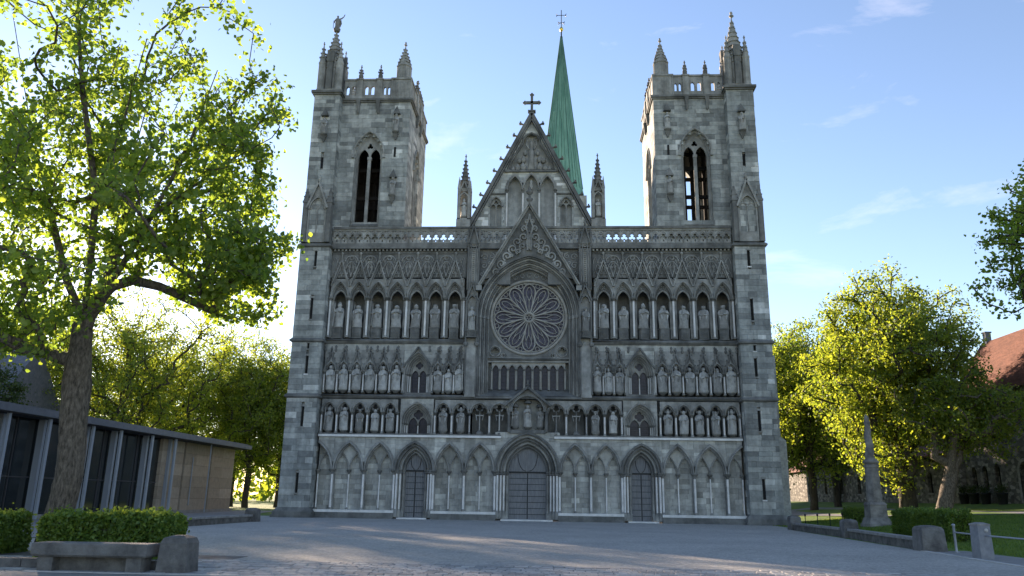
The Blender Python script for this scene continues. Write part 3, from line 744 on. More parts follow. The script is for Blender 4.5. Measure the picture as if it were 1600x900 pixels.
mb = MB(); mb.lathe([(.16,24.3),(.12,24.7),(.25,24.85),(.27,24.98),(.1,25.05),(.09,25.3),(.28,25.45),(.3,25.6),(.12,25.7),(.14,25.85),(.02,26.05)], 0, .3, 8); mb.build('finial', M['carved2'], CATH)

# carved panels between the pilasters and the rose gable
for s in (-1, 1):
    MB().box(*sorted((s*1.5, s*4.05)), .84, 2.6, 17.95, 20.84).build('frieze_wall', M['carved2'], CATH)
    mb = MB(); a, b = sorted((s*1.2, s*4.99)); mb.box(a, b, .58, 1.6, 20.98, 21.2); mb.box(a, b, .5, 1.6, 20.84, 20.98); mb.build('cornice', M['carved2'], CATH)
    mb = MB()
    for k, (x, z, r) in enumerate(((3.55,20.2,.3),(3.6,19.5,.3),(3.0,20.3,.26),(3.75,18.8,.22),(2.55,20.5,.18),(3.15,19.75,.16))): mb.tube(y3(spiral0(s*x, z, r, 1.3, s, .6*k), .83), .06, 5)
    mb.build('frieze_relief', M['carved'], CATH)
# pilaster shafts either side with statue niches
for s in (-1, 1):
    c = s*4.42; mb = MB(); mb.box(c-.42, c+.42, .5, 1.8, 9.0, 13.0); mb.box(c-.42, c+.42, .62, 1.8, 13.0, 16.9); mb.box(c-.42, c+.42, .5, 1.8, 16.9, 21.3)
    mb.build('pilaster', M['carved'], CATH)
    for dx, r in ((-.42,.085),(-.2,.05),(.2,.05),(.42,.085)): MB().tube([(c+dx, .47, 17.4), (c+dx, .47, 21.35)], r, 6).build('pilaster_shaft', M['carved2'], CATH)
    for dx in (-.42,.42): MB().tube([(c+dx, .5, 9.2), (c+dx, .5, 13.2)], .06, 6).build('pilaster_shaft', M['carved2'], CATH)
    mb = MB()
    for k in range(22): mb.box(c-.07, c+.07, .42, .5, 17.5+k*.17, 17.58+k*.17)
    tag(mb.build('carved_bosses', M['carved2'], CATH), kind='stuff')
    mb = MB()
    for q in (-1, 1):
        mb.bar((c+q*.5, .38, 16.5), (c, .38, 17.8), .1, .24); mb.box(*sorted((c+q*.36, c+q*.5)), .3, .6, 13.1, 16.5); mb.lathe([(.13,12.9),(.2,13.05),(.2,13.15),(.1,13.2)], c+q*.44, .42, 8)
    mb.band(arch(c, 16.4, .3, .5, 5), arch(c, 16.4, .3, .5, 5, .1), .32, .6); mb.lathe([(.06,17.7),(.05,17.9),(.12,18.0),(.02,18.15)], c, .36, 6)
    mb.build('canopy', M['carved2'], CATH)
    statue(c, .38, 13.55, 1.9, 'dark weathered statue under gabled canopy on the pilaster %s of the rose window' % ('left' if s < 0 else 'right'), .55, wide=.85)
    mb = MB()
    for q in (-1, 1):
        mb.bar((c+q*.42, .36, 21.2), (c, .36, 22.75), .1, .3); mb.lathe([(.09,21.0),(.09,21.9),(.13,21.95),(.02,22.5)], c+q*.44, .4, 6)
    mb.plate([(c-.38, 21.2), (c+.38, 21.2), (c, 22.6)], .42, .58); mb.lathe([(.06,22.6),(.05,22.9),(.13,23.0),(.04,23.08),(.07,23.16),(.01,23.25)], c, .36, 6)
    mb.build('pinnacle_gablet', M['carved2'], CATH)

# portal group: gable with three figures above the main door
mb = MB()
for q in (-1, 1): mb.bar((q*1.75, .5, 8.35), (0, .5, 9.75), .16, .5); mb.box(*sorted((q*1.34, q*1.5)), .5, 1.0, 6.4, 8.0)
mb.build('gable_coping', M['carved2'], CATH)
mb = MB(); mould(mb, 0, 7.9, 1.2, 1.15, 0, .1, .45, .8, 9, .05); mould(mb, 0, 7.9, 1.2, 1.15, .11, .2, .52, .8, 9); mb.build('niche_arch', M['carved'], CATH)
MB().plate([(-1.62, 8.5), (-1.2, 7.9)]+arch(0, 7.9, 1.2, 1.15, 9)+[(1.2, 7.9), (1.62, 8.5), (0, 9.7)], .62, 1.2).build('gable_wall', M['carved'], CATH)
MB().box(-1.35, 1.35, 1.3, 1.75, 6.3, 9.1).build('niche_back', M['panel'], CATH)
MB().box(-1.35, 1.35, .62, 1.3, 6.3, 6.58).build('niche_sill', M['carved2'], CATH)
mb = MB(); mb.lathe([(.07,9.65),(.06,9.85),(.15,9.95),(.05,10.05),(.08,10.2),(.01,10.35)], 0, .45, 6); mb.build('finial', M['carved2'], CATH)
for x, h, lab in ((-.95,1.45,'left of three robed statues under the small gable above the central door'),(0,1.75,'tallest middle statue of three under the small gable above the central door'),(.95,1.45,'right of three robed statues under the small gable above the central door')):
    statue(x, .98, 6.6, h, lab, .2)
    mb = MB(); zt = 6.6+.2+h
    mb.lathe([(.02,zt+.42),(.2,zt+.28),(.3,zt+.12),(.3,zt+.05)], x, 1.0, 6); mb.build('canopy', M['carved2'], CATH)

# ------------------------------------------------------------------ corner buttresses
SLITS = [(1.75,3.2),(6.6,8.1),(10.6,12.0),(12.55,13.0),(14.9,16.6),(19.2,20.5)]
for s in (-1, 1):
    xi, xo = 16.0, 18.36
    sc_ = s*17.05
    ops = [op_rect(sc_-.11, sc_+.11, a, b) for a, b in SLITS[:3]+SLITS[4:]]+[op_rect(sc_-.09, sc_+.09, *SLITS[3])]
    x0, x1 = sorted((s*xi, s*xo))
    skin('y', 0, -1, x0, x1, .72, 21.1, ops)
    skin('x', s*xi, -s, .2, YW+.5, .72, 21.1, ch=.42, bw=(.5,1.1))
    skin('x', s*xo, s, .2, 3.5, .72, 34.5, ch=.45, bw=(.7,1.4))
    mb = MB(); mb.box(x0+.2, x1-.2, .2, 3.2, 0, 21.2); mb.box(*sorted((s*(xi+.2), s*(xo-.2))), 3.2, 9.0, 0, 21.2)
    mb.build('buttress', M['core'], CATH)
    for a, b in SLITS:
        w = .11 if b-a > .6 else .09
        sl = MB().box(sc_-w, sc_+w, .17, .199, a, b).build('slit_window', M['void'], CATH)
        MB().box(sc_-w-.06, sc_+w+.06, -.035, .1, a-.1, a).build('sill', M['pale'] if random.random() < .3 else M['carved'], sl)
        MB().box(sc_-w-.08, sc_+w+.08, -.03, .1, b, b+.14).build('lintel', M['carved'], sl)
    for z in (8.93, 13.24, 20.98):
        st = MB(); p = .17
        for (a0, a1, b0, b1) in ((x0-p, x1+p, -p, 0),):
            st.add([(a0,b0,z+.02),(a1,b0,z+.02),(a1,b0,z-.1),(a0,b0,z-.1),(x0,0,z+.17),(x1,0,z+.17),(x0,0,z-.2),(x1,0,z-.2),(x0,3,z+.17),(x1,3,z+.17),(x0-p,3,z+.02),(x1+p,3,z+.02),(x0-p,3,z-.1),(x1+p,3,z-.1),(x0,3,z-.2),(x1,3,z-.2)],
                   [(3,2,1,0),(0,1,5,4),(6,7,2,3),(0,4,8,10),(3,0,10,12),(6,3,12,14),(1,11,9,5),(2,13,11,1),(7,15,13,2)])
        st.build('string_course', M['carved2'], CATH)
    # set-back side buttress
    mb = MB()
    for z0, z1, x in (((0,6.2,19.9),(6.2,12.8,19.5),(12.8,20.6,19.1)) if s > 0 else ((0,6.2,18.7),(6.2,12.8,18.65),(12.8,20.6,18.6))):
        a, b = sorted((s*18.2, s*x)); mb.box(a, b, 3.6, 6.6, z0, z1)
        a2, b2 = sorted((s*18.2, s*(x-.4))); mb.frustum((a+b)/2, 5.1, z1, z1+.35, (b-a)/2, 1.5, (b2-a2)/2, 1.4, ox=-s*.2)
    mb.build('side_buttress', M['gmas'], CATH)
    # gabled aedicule standing on the buttress
    c = s*17.2; mb = MB()
    mb.plate([(c-.75, 21.2), (c-.62, 21.2), (c-.62, 21.9), (c-.62, 24.0)]+arch(c, 24.0, .62, 1.0, 7)[1:-1]+[(c+.62, 24.0), (c+.62, 21.9), (c+.62, 21.2), (c+.75, 21.2), (c+.75, 24.2), (c, 26.1), (c-.75, 24.2)], -.12, .25)
    for q in (-1, 1): mb.bar((c+q*.85, -.15, 24.05), (c, -.15, 26.35), .14, .42)
    mb.band(arch(c, 24.0, .62, 1.0, 7, -.02), arch(c, 24.0, .62, 1.0, 7, .1), -.22, 0)
    mb.box(c-.66, c+.66, -.1, .25, 21.2, 22.0); mb.lathe([(.08,26.2),(.07,26.5),(.17,26.62),(.05,26.72),(.09,26.85),(.01,27.0)], c, -.12, 6)
    mb.tube([(c, -.05, 22.0), (c, -.05, 24.1)], .055, 6); mb.tube(y3(circle(c, 24.55, .25, 12), 0), .05, 5, True)
    for q in (-1, 1): mb.tube(y3(arch(c+q*.31, 24.0, .28, .4, 5), 0), .04, 5)
    for q in (-1, 1):
        for k in (.3,.55,.8): mb.box(c+q*.85*(1-k)+q*.05-.06, c+q*.85*(1-k)+q*.05+.06, -.25, -.05, 24.1+2.2*k, 24.22+2.2*k)
    mb.build('aedicule', M['carved'], CATH)
    for q in (-1, 1):
        xc = c+q*.98; mb = MB(); mb.box(xc-.2, xc+.2, -.2, .35, 21.2, 24.6)
        for d in (-.16,.16): mb.tube([(xc+d, -.2, 21.5), (xc+d, -.2, 24.2)], .035, 5)
        mb.box(xc-.25, xc+.25, -.25, .4, 24.55, 24.7); mb.frustum(xc, .07, 24.7, 26.2, .22, .26, .03, .03)
        for k in (.25,.5,.75): mb.box(xc-.27*(1-k)-.02, xc+.27*(1-k)+.02, .07-.3*(1-k), .07+.3*(1-k), 24.7+1.5*k, 24.78+1.5*k)
        mb.lathe([(.03,26.1),(.1,26.25),(.02,26.4)], xc, .07, 6); mb.build('pinnacle', M['carved2'], CATH)
    MB().box(c-.6, c+.6, .25, .32, 21.9, 25.2).build('aedicule_panel', M['block'], CATH)

def pinnacle(name, cx, cy, z0, w, hs, hp, parent, n=8, crock=5, m='carved', gab=True):
    """panelled shaft, cornice, banded spire with crockets and finial; w = half width"""
    mb = MB(); rot = PI/n; R = w/math.cos(PI/n)
    mb.lathe([(R*1.08,z0),(R*1.08,z0+hs*.08),(R,z0+hs*.12),(R,z0+hs*.9),(R*1.14,z0+hs*.94),(R*1.14,z0+hs)], cx, cy, n, rot, False)
    for k in range(n):
        t = rot+2*PI*k/n; mb.tube([(cx+R*math.cos(t), cy+R*math.sin(t), z0+hs*.1), (cx+R*math.cos(t), cy+R*math.sin(t), z0+hs*.9)], w*.09, 4)
        t += PI/n; d = w*1.0
        mb.tube([(cx+d*math.cos(t), cy+d*math.sin(t), z0+hs*.15), (cx+d*math.cos(t), cy+d*math.sin(t), z0+hs*.8)], w*.07, 4)
    zs = z0+hs
    if gab:
        for k in range(4):
            t = k*PI/2-PI/2; ux, uy = math.cos(t), math.sin(t); px_, py_ = -uy, ux
            b0 = Vector((cx+ux*w*1.05, cy+uy*w*1.05, zs-.05))
            mb.add([tuple(b0+Vector((px_, py_, 0))*w*.6), tuple(b0-Vector((px_, py_, 0))*w*.6), tuple(b0+Vector((-ux*w*.25, -uy*w*.25, w*1.5))), tuple(b0+Vector((-ux*w*.6, -uy*w*.6, 0)))], [(0,1,2),(0,2,3),(1,3,2)])
    prof = []; nb = crock
    for i in range(nb):
        f0, f1 = i/nb, (i+1)/nb
        r0, r1 = R*.98*(1-f0)+.03*f0, R*.98*(1-f1)+.03*f1
        prof += [(r0*1.0, zs+hp*f0), (r1+.01, zs+hp*f1-.05), (r1*1.16+.015, zs+hp*f1-.04), (r1*1.16+.015, zs+hp*f1)]
    mb.lathe(prof, cx, cy, n, rot, False)
    for i in range(1, nb):
        f = i/nb; r = R*(1-f)+.05
        for k in range(4): t = rot+k*PI/2; mb.box(cx+r*math.cos(t)-.05, cx+r*math.cos(t)+.05, cy+r*math.sin(t)-.05, cy+r*math.sin(t)+.05, zs+hp*f-.04, zs+hp*f+.09)
    zt = zs+hp; u = max(.1, w*.28)
    mb.lathe([(.04,zt-.05),(.05,zt+u*.6),(u*.9,zt+u*.9),(u,zt+u*1.3),(u*.35,zt+u*1.6),(u*.35,zt+u*2),(u*.65,zt+u*2.4),(u*.5,zt+u*2.8),(.01,zt+u*3.3)], cx, cy, 6)
    return mb.build(name, M[m], parent)

# ------------------------------------------------------------------ towers
def tower(s):
    T = tag(link('tower', MB().box(*sorted((s*11.0, s*17.5)), 2.0, 8.2, 21.2, 21.5).mesh('tower', M['core']), CATH), 'left tower with pinnacled parapet' if s < 0 else 'right tower with pinnacled parapet')
    XI, XB, XO, Y0, Y1, ZB, ZT = 10.25, 16.1, 18.3, .9, 9.0, 21.24, 34.2
    wc, zsill, zsp, hw, rise = s*13.55, 23.3, 29.2, .95, 1.75
    # wall plates with openings (front, back, inner side, outer side)
    def wall(T_, u0, u1, c, th=.75, d=0):
        mb = MB(T_); A = arch(c, zsp, hw, rise, 10, .1)
        mb.plate([(u0, ZB), (u1, ZB), (u1, ZT), (u0, ZT)], d, d+th, [[(c-hw-.1, zsill)]+A+[(c+hw+.1, zsill)]]); return mb
    wall(None, *sorted((s*(XI+.2), s*(XB+.2))), wc, .7, Y0+.2).build('tower_wall', M['core'], T)
    wall(None, *sorted((s*(XI+.2), s*(XO-.2))), wc, .7, Y1-.7).build('tower_wall', M['core'], T)
    cs = 4.75
    Ti = lambda u, d, z: (s*(XI+.2+d), u, z)
    wall(Ti, Y0+.9, Y1-.7, cs, .7).build('tower_wall', M['core'], T)
    To = lambda u, d, z: (s*(XO-.2-d), u, z)
    wall(To, 2.4, Y1-.7, 5.3, .7).build('tower_wall', M['core'], T)
    MB().box(*sorted((s*(XB+.2), s*(XO-.2))), .2, 2.4, 21.2, 34.5).build('tower_wall', M['core'], T)
    MB().box(*sorted((s*(XI+.9), s*(XO-.9))), Y0+.9, Y1-.7, 33.6, 34.1).build('tower_roof', M['core'], T)
    # ashlar
    ops = [op_arch(wc, zsp, hw, rise, zsill, .22)]
    a, b = sorted((s*XI, s*XB)); skin('y', Y0, -1, a, b, ZB, ZT, ops)
    a, b = sorted((s*XB, s*XO)); sx = s*17.2
    skin('y', 0, -1, a, b, 21.2, 34.5, [op_rect(sx-.12, sx+.12, 27.7, 28.7)])
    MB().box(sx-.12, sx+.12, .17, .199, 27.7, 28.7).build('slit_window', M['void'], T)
    skin('x', s*XB, -s, .2, Y0+.2, 21.2, 34.5)
    skin('x', s*XI, -s, Y0+.2, Y1, ZB, ZT, [op_arch(cs, zsp, hw, rise, zsill, .22)])
    xs = s*11.35
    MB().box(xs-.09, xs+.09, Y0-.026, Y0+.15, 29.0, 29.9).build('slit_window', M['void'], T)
    # shallow corner strip
    MB().box(*sorted((s*(XI-.02), s*12.05)), Y0-.1, Y0-.03, ZB, ZT).build('corner_strip', M['block'], T) if False else None
    # windows: moulded arch, shafts, tracery
    for TT, c, yf in ((None, wc, Y0), (lambda u, d, z: (s*(XI+d-Y0), u, z), cs, Y0), (lambda u, d, z: (s*(XO-d+Y0), u, z), 5.3, Y0)):
        mb = MB(TT); e = (rise*rise-hw*hw)/(2*hw)
        for i, (d0, d1, y) in enumerate(((.0,.13,.34),(.13,.27,.16),(.27,.42,-.1))):
            A0, A1 = arch(c, zsp, hw, rise, 10, d0, e), arch(c, zsp, hw, rise, 10, d1-.004, e)
            mb.band(A0, A1, yf+y, yf+.6); mb.tube(y3(arch(c, zsp, hw, rise, 10, d0+.07, e), yf+y), .05, 5)
            for q in (-1, 1):
                if i < 2: mb.box(*sorted((c+q*(hw+d0), c+q*(hw+d1-.004))), yf+y+.02, yf+.6, zsill, zsp); mb.tube([(c+q*(hw+d0+.06), yf+y, zsill), (c+q*(hw+d0+.06), yf+y, zsp)], .055, 6)
                mb.box(*sorted((c+q*(hw+d0-.02), c+q*(hw+d1+.03))), yf+y-.08, yf+.5, zsp-.28, zsp)
        mb.build('window_arch', M['carved'], T)
        h2 = hw/2-.06
        low = arch(c-hw/2-.01, zsp-.05, h2, .72, 6)+arch(c+hw/2+.01, zsp-.05, h2, .72, 6)
        mb = MB(TT); mb.plate([(c-hw, zsp-.05)]+low+[(c+hw, zsp-.05)]+arch(c, zsp, hw, rise, 10, .01, e)[::-1], yf+.36, yf+.5, [foil(c, zsp+.93, .14, .13, 3, 24)]); mb.build('window_tracery', M['carved'], T)
        mb = MB(TT); mb.tube([(c, yf+.42, zsill), (c, yf+.42, zsp)], .11, 8); mb.box(c-.17, c+.17, yf+.28, yf+.56, zsp-.3, zsp-.04); mb.tube([(c-.1, yf+.36, zsill), (c-.1, yf+.36, zsp-.3)], .05, 5); mb.tube([(c+.1, yf+.36, zsill), (c+.1, yf+.36, zsp-.3)], .05, 5)
        mb.build('mullion', M['carved'], T)
        mb = MB(TT); mb.add([(c-hw-.2, yf-.06, zsill-.35), (c+hw+.2, yf-.06, zsill-.35), (c+hw, yf+.5, zsill+.05), (c-hw, yf+.5, zsill+.05), (c-hw-.2, yf-.06, zsill-.45), (c+hw+.2, yf-.06, zsill-.45), (c+hw, yf+.5, zsill-.45), (c-hw, yf+.5, zsill-.45)], [(0,1,2,3),(4,5,1,0),(5,6,2,1),(7,4,0,3)]); mb.build('window_sill', M['carved2'], T)
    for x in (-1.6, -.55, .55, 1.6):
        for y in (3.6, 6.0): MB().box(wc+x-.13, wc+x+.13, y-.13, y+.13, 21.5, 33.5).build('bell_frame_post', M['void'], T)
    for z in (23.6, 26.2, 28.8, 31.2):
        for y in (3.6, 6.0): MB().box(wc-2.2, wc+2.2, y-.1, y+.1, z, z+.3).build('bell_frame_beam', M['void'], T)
    if s < 0: MB().box(wc-2.4, wc+2.4, 6.2, 6.3, 21.5, 33.5).build('added_dark_screen', M['void'], T)  # dark sheet added inside so no daylight shows through the left belfry
    # parapet string course
    mb = MB(); a, b = sorted((s*(XI-.22), s*XB)); mb.box(a, b, Y0-.22, Y0+.6, ZT, ZT+.18); mb.box(*sorted((s*(XI-.14), s*XB)), Y0-.12, Y0+.6, ZT-.14, ZT)
    mb.box(*sorted((s*(XI-.22), s*(XI+.6))), Y0+.6, Y1+.22, ZT, ZT+.18); mb.box(*sorted((s*(XI-.14), s*(XI+.6))), Y0+.6, Y1+.14, ZT-.14, ZT)
    mb.box(*sorted((s*(XI+.6), s*(XO))), Y1-.4, Y1+.22, ZT, ZT+.18); mb.box(*sorted((s*(XO-.5), s*(XO+.2))), 2.5, Y1+.2, ZT, ZT+.18)
    mb.build('parapet_course', M['carved2'], T)
    mb = MB(); a, b = sorted((s*(XB-.2), s*(XO+.24))); mb.box(a, b, -.24, 2.5, 34.5, 34.72); mb.box(a+.1, b-.1, -.13, 2.5, 34.36, 34.5); mb.build('parapet_course', M['carved2'], T)
    # parapet panels
    def ppanel(TT, u0, u1, y, z=ZT+.18):
        mb = MB(TT); w = (u1-u0); hs = []
        for k in (0, 1):
            c = u0+w*(.28+.44*k); hs.append([(c-w*.13, z+.42)]+arch(c, z+1.0, w*.13, w*.22, 4)+[(c+w*.13, z+.42)])
        mb.plate([(u0, z), (u1, z), (u1, z+1.75), (u0, z+1.75)], y, y+.22, hs); mb.box(u0, u1, y-.08, y+.3, z+1.76, z+1.92); mb.box(u0, u1, y-.05, y, z, z+.3)
        mb.build('parapet_panel', M['carved'], T)
    for u0, u1 in ((11.95,12.75),(13.25,14.45),(14.95,16.05)): ppanel(None, *sorted((s*u0, s*u1)), Y0-.02)
    Ts = lambda u, d, z: (s*(XI+d-Y0), u, z)
    for u0, u1 in ((2.55,3.5),(4.0,5.3),(5.8,7.1)): ppanel(Ts, u0, u1, Y0-.02)
    To2 = lambda u, d, z: (s*(XO-d+Y0), u, z)
    for u0, u1 in ((2.6,4.3),(4.3,6.0),(6.0,7.5)): ppanel(To2, u0, u1, Y0-.02)
    Tb = lambda u, d, z: (u, Y1-d+Y0, z)
    for u0, u1 in ((11.9,13.4),(13.4,14.9),(14.9,16.8)): ppanel(Tb, *sorted((s*u0, s*u1)), Y0-.02)
    for x in (13.0, 14.7):
        mb = MB(); mb.box(s*x-.25, s*x+.25, Y0-.14, Y0+.3, ZT+.19, ZT+1.98); mb.box(s*x-.32, s*x+.32, Y0-.2, Y0+.36, ZT+1.98, ZT+2.1); mb.build('parapet_post', M['carved'], T)
        pinnacle('pinnacle', s*x, Y0+.08, ZT+2.1, .17, .4, .7, T, 8, 3, 'carved2', False)
        mb = MB(); mb.frustum(s*x, Y0-.1, ZT-1.1, ZT-.02, .07, .06, .17, .2); mb.lathe([(.05,ZT-1.2),(.13,ZT-1.05),(.1,ZT-.85),(.15,ZT-.6),(.12,ZT-.3)], s*x, Y0-.12, 6); mb.build('gargoyle', M['carved2'], T)
    for y in (3.75, 5.55):
        xx = s*(XI+.08); mb = MB(); mb.box(xx-.22, xx+.22, y-.25, y+.25, ZT+.19, ZT+2.1); mb.build('parapet_post', M['carved'], T)
        pinnacle('pinnacle', xx, y, ZT+2.1, .17, .4, .7, T, 8, 3, 'carved2', False)
        xx = s*(XI-.12); mb = MB(); mb.frustum(xx, y, ZT-1.1, ZT-.02, .06, .07, .2, .17); mb.build('gargoyle', M['carved2'], T)
    # corner pinnacles
    for (x, y) in ((11.1, Y0+.75), (11.1, Y1-.75), (17.4, Y1-.75)):
        mb = MB(); mb.box(s*x-.82, s*x+.82, y-.82, y+.82, ZT+.19, ZT+2.0); mb.box(s*x-.9, s*x+.9, y-.9, y+.9, ZT+2.0, ZT+2.16)
        for dx in (-.4, 0, .4): mb.box(s*x+dx-.05, s*x+dx+.05, y-.86, y-.82, ZT+.5, ZT+1.8)
        for q in (-.82,.82): mb.tube([(s*x+q, y-.82, ZT+.2), (s*x+q, y-.82, ZT+2)], .07, 6)
        mb.build('pinnacle_base', M['carved'], T)
        pinnacle('pinnacle', s*x, y, ZT+2.16, .56, 1.5, 2.0, T, 8, 6)
    # great corner turret
    x, y = s*17.22, 1.15; mb = MB(); mb.box(x-1.05, x+1.05, y-1.05, y+1.05, 34.72, 35.0); mb.lathe([(.85,35.0),(.85,38.2)], x, y, 8, PI/8, False); mb.build('turret_core', M['carved'], T)
    for qx in (-1, 1):
        for qy in (-1, 1): pinnacle('pinnacle', x+qx*.76, y+qy*.76, 34.9, .27, 2.75, 1.7, T, 8, 4, 'carved', False)
    for k in range(4):
        t = k*PI/2; ux, uy = math.cos(t), math.sin(t); mb = MB(); cx_, cy_ = x+ux*.86, y+uy*.86
        mb.box(cx_-.22, cx_+.22, cy_-.22, cy_+.22, 35.0, 37.6); mb.frustum(cx_, cy_, 37.6, 38.6, .27, .27, .03 if ux == 0 else .3, .03 if uy == 0 else .3)
        mb.build('turret_gablet', M['carved2'], T)
    pinnacle('spirelet', x, y, 37.2, .8, .7, 3.9 if s > 0 else 3.3, T, 8, 8, 'carved')
    # niche canopies with statues on the tower faces
    for (cx_, cy_, z, h, lb) in ((s*17.2, -.2, 30.4, 1.6, 'on the outer buttress high on the %s tower'), (s*11.35, Y0-.18, 25.3, 1.5, 'low on the inner strip of the %s tower'), (s*11.35, Y0-.18, 31.0, 1.6, 'high on the inner strip of the %s tower')):
        lr = 'left' if s < 0 else 'right'
        statue(cx_, cy_, z, h, 'small weathered statue under a canopy '+lb % lr, .25, wide=.85)
        mb = MB(); mb.frustum(cx_, cy_+.1, z-.45, z+.05, .05, .05, .26, .2); mb.frustum(cx_, cy_+.08, z+h+.38, z+h+1.05, .28, .2, .02, .02); mb.box(cx_-.3, cx_+.3, cy_-.15, cy_+.25, z+h+.28, z+h+.38); mb.build('canopy', M['carved2'], T)
    return T
for s in (-1, 1): tower(s)
# angel figure with a raised arm on the left turret
t = thing('angel_statue', 'dark angel figure with one raised arm atop the left tower turret', 'statue', (-17.22, 1.15, 41.45))
t.scale = (.8, .8, .8)
mb = MB(); n = 10
vs = []; prof = [(0,.30,.26),(.2,.27,.24),(.6,.2,.18),(.95,.24,.18),(1.2,.27,.17),(1.3,.2,.14),(1.36,.08,.08),(1.42,.08,.09),(1.5,.12,.13),(1.6,.11,.12),(1.68,.04,.05)]
for z, rx, ry in prof:
    for k in range(n): a = 2*PI*k/n; vs.append((rx*math.cos(a), ry*math.sin(a), z))
mb.add(vs, [(i*n+k, i*n+(k+1) % n, (i+1)*n+(k+1) % n, (i+1)*n+k) for i in range(len(prof)-1) for k in range(n)]+[tuple((len(prof)-1)*n+k for k in range(n))], True)
mb.tube([(.2,0,1.22),(.45,-.02,1.3),(.68,-.03,1.5),(.78,-.03,1.78)], [.09,.08,.06,.05], 6); mb.tube([(-.2,0,1.2),(-.34,-.05,.95),(-.3,-.12,.7)], [.09,.07,.05], 6)
mb.build('figure', M['carved2'], t)
mb = MB(); mb.tube([(-.42,-.1,.1),(-.4,-.1,1.0)], .03, 5); mb.build('staff', M['iron'], t)
for q in (-1, 1):
    mb = MB(); mb.add([(q*.05,.16,1.2),(q*.3,.3,1.35),(q*.38,.34,.9),(q*.22,.28,.35),(q*.05,.2,.8),(q*.05,.22,1.2),(q*.3,.36,1.35),(q*.38,.4,.9),(q*.22,.34,.35),(q*.05,.26,.8)], [(0,1,2,3,4),(9,8,7,6,5),(0,1,6,5),(1,2,7,6),(2,3,8,7),(3,4,9,8),(4,0,5,9)]); mb.build('wing', M['carved2'], t)
MB().lathe([(.3,-.35),(.4,-.1),(.4,0)], 0, 0, 8).build('pedestal', M['carved2'], t)

# ------------------------------------------------------------------ nave gable behind the balustrade
GY = 4.0
hb, zb, za = 5.35, 23.6, 34.2
def gw(z): return hb*(za-z)/(za-zb)
nave = MB(); nave.box(-5.2, 5.2, GY+.5, 16, 12, 23.4); nave.add([(-5.2,GY+.6,23.4),(5.2,GY+.6,23.4),(0,GY+.6,33.2),(-5.2,16,23.4),(5.2,16,23.4),(0,16,33.2)], [(0,1,2),(3,5,4),(0,2,5,3),(1,4,5,2)]); nave.build('nave', M['core'], CATH)
nh = [(-2.05,29.05)]+[(-1.75,29.9),(-1.1,31.0),(-.75,31.6),(-.7,32.0),(-.45,32.35),(0,32.6),(.45,32.35),(.7,32.0),(.75,31.6),(1.1,31.0),(1.75,29.9)]+[(2.05,29.05)]
holes = [nh]
ar3 = [(-1.4,.6,27.2,1.25),(0,.6,27.35,1.25),(1.4,.6,27.2,1.25)]
for c, h, zs_, ri in ar3: holes.append([(c-h, 22.0)]+arch(c, zs_, h, ri, 7)+[(c+h, 22.0)])
for q in (-1, 1): holes.append([(q*3.0-.5, 22.0)]+arch(q*3.0, 25.7, .5, .85, 6)+[(q*3.0+.5, 22.0)])
MB().plate([(-hb, 21.3), (hb, 21.3), (hb, zb), (0, za), (-hb, zb)], GY, GY+.4, holes).build('gable_wall', M['gmas'], CATH)
MB().box(-5.0, 5.0, GY+.4, GY+.52, 21.3, 24.2).build('gable_back', M['core'], CATH)
MB().plate([(-4.95, 24.2), (4.95, 24.2), (0, 33.9)], GY+.41, GY+.5).build('gable_back', M['core'], CATH)
# gable bricks: individual courses
def gopen(z0, z1):
    return None
z = 24.0
while z < 33.3:
    w = gw(z+.26)-.12
    if w > .3:
        ops = [op_arch(c, zs_, h, ri, 21, .28) for c, h, zs_, ri in ar3]+[op_arch(q*3.0, 25.7, .5, .85, 21, .14) for q in (-1, 1)]
        def nop(z0, z1):
            zm = (z0+z1)/2
            if not 28.9 < zm < 32.7: return None
            xs_ = [(29.05,2.25),(29.9,1.95),(31.0,1.3),(31.6,.95),(32.35,.65),(32.7,.2)]
            return (lambda v: (-v, v))(float(np.interp(zm, [p[0] for p in xs_], [p[1] for p in xs_])))
        skin('y', GY, -1, -w, w, z, z+.26, ops+[nop], ch=.26, bw=(.35,.7), m='gmas2', th=.1)
    z += .26
mb = MB()
for q in (-1, 1):
    mb.bar((q*(hb+.12), GY-.05, zb-.1), (0, GY-.05, za+.16), .3, .7); mb.bar((q*(hb-.25), GY-.12, zb), (0, GY-.12, za-.35), .1, .5)
mb.build('gable_coping', M['carved2'], CATH)
CK = MB(); CK.tube([(0,0,0),(.16,0,.1),(.3,0,.12),(.38,0,.26)], [.1,.09,.08,.03], 5); CK.lathe([(.02,.0),(.13,.08),(.15,.16),(.04,.26)], .3, 0, 6); CK.box(.18,.42,-.16,.16,.08,.17); CK.box(.24,.36,-.06,.06,.2,.36)
CK = CK.mesh('crocket', M['carved2'])
for q in (-1, 1):
    for k in range(9):
        f = .07+k*.105; link('crocket', CK, CATH, (q*hb*(1-f)+q*.2, GY-.05, zb+(za-zb)*f+.1), (0, 0, 0 if q > 0 else PI))
mb = MB(); mb.frustum(0, GY-.05, za-.1, za+.45, .3, .3, .16, .16); mb.box(-.34,.34,GY-.3,GY+.2,za+.4,za+.52)
mb.box(-.11,.11,GY-.16,GY+.06,za+.5,za+2.1); mb.box(-.62,.62,GY-.16,GY+.06,za+1.22,za+1.44)
for x, z in ((-.62,1.33),(.62,1.33),(0,2.1)):
    for dx, dz in ((0,.12),(.12,0),(-.12,0),(0,-.12)): mb.lathe([(.02,za+z+dz-.11),(.11,za+z+dz),(.02,za+z+dz+.11)], x+dx, GY-.05, 6)
mb.build('cross', M['carved2'], CATH)
mb = MB()
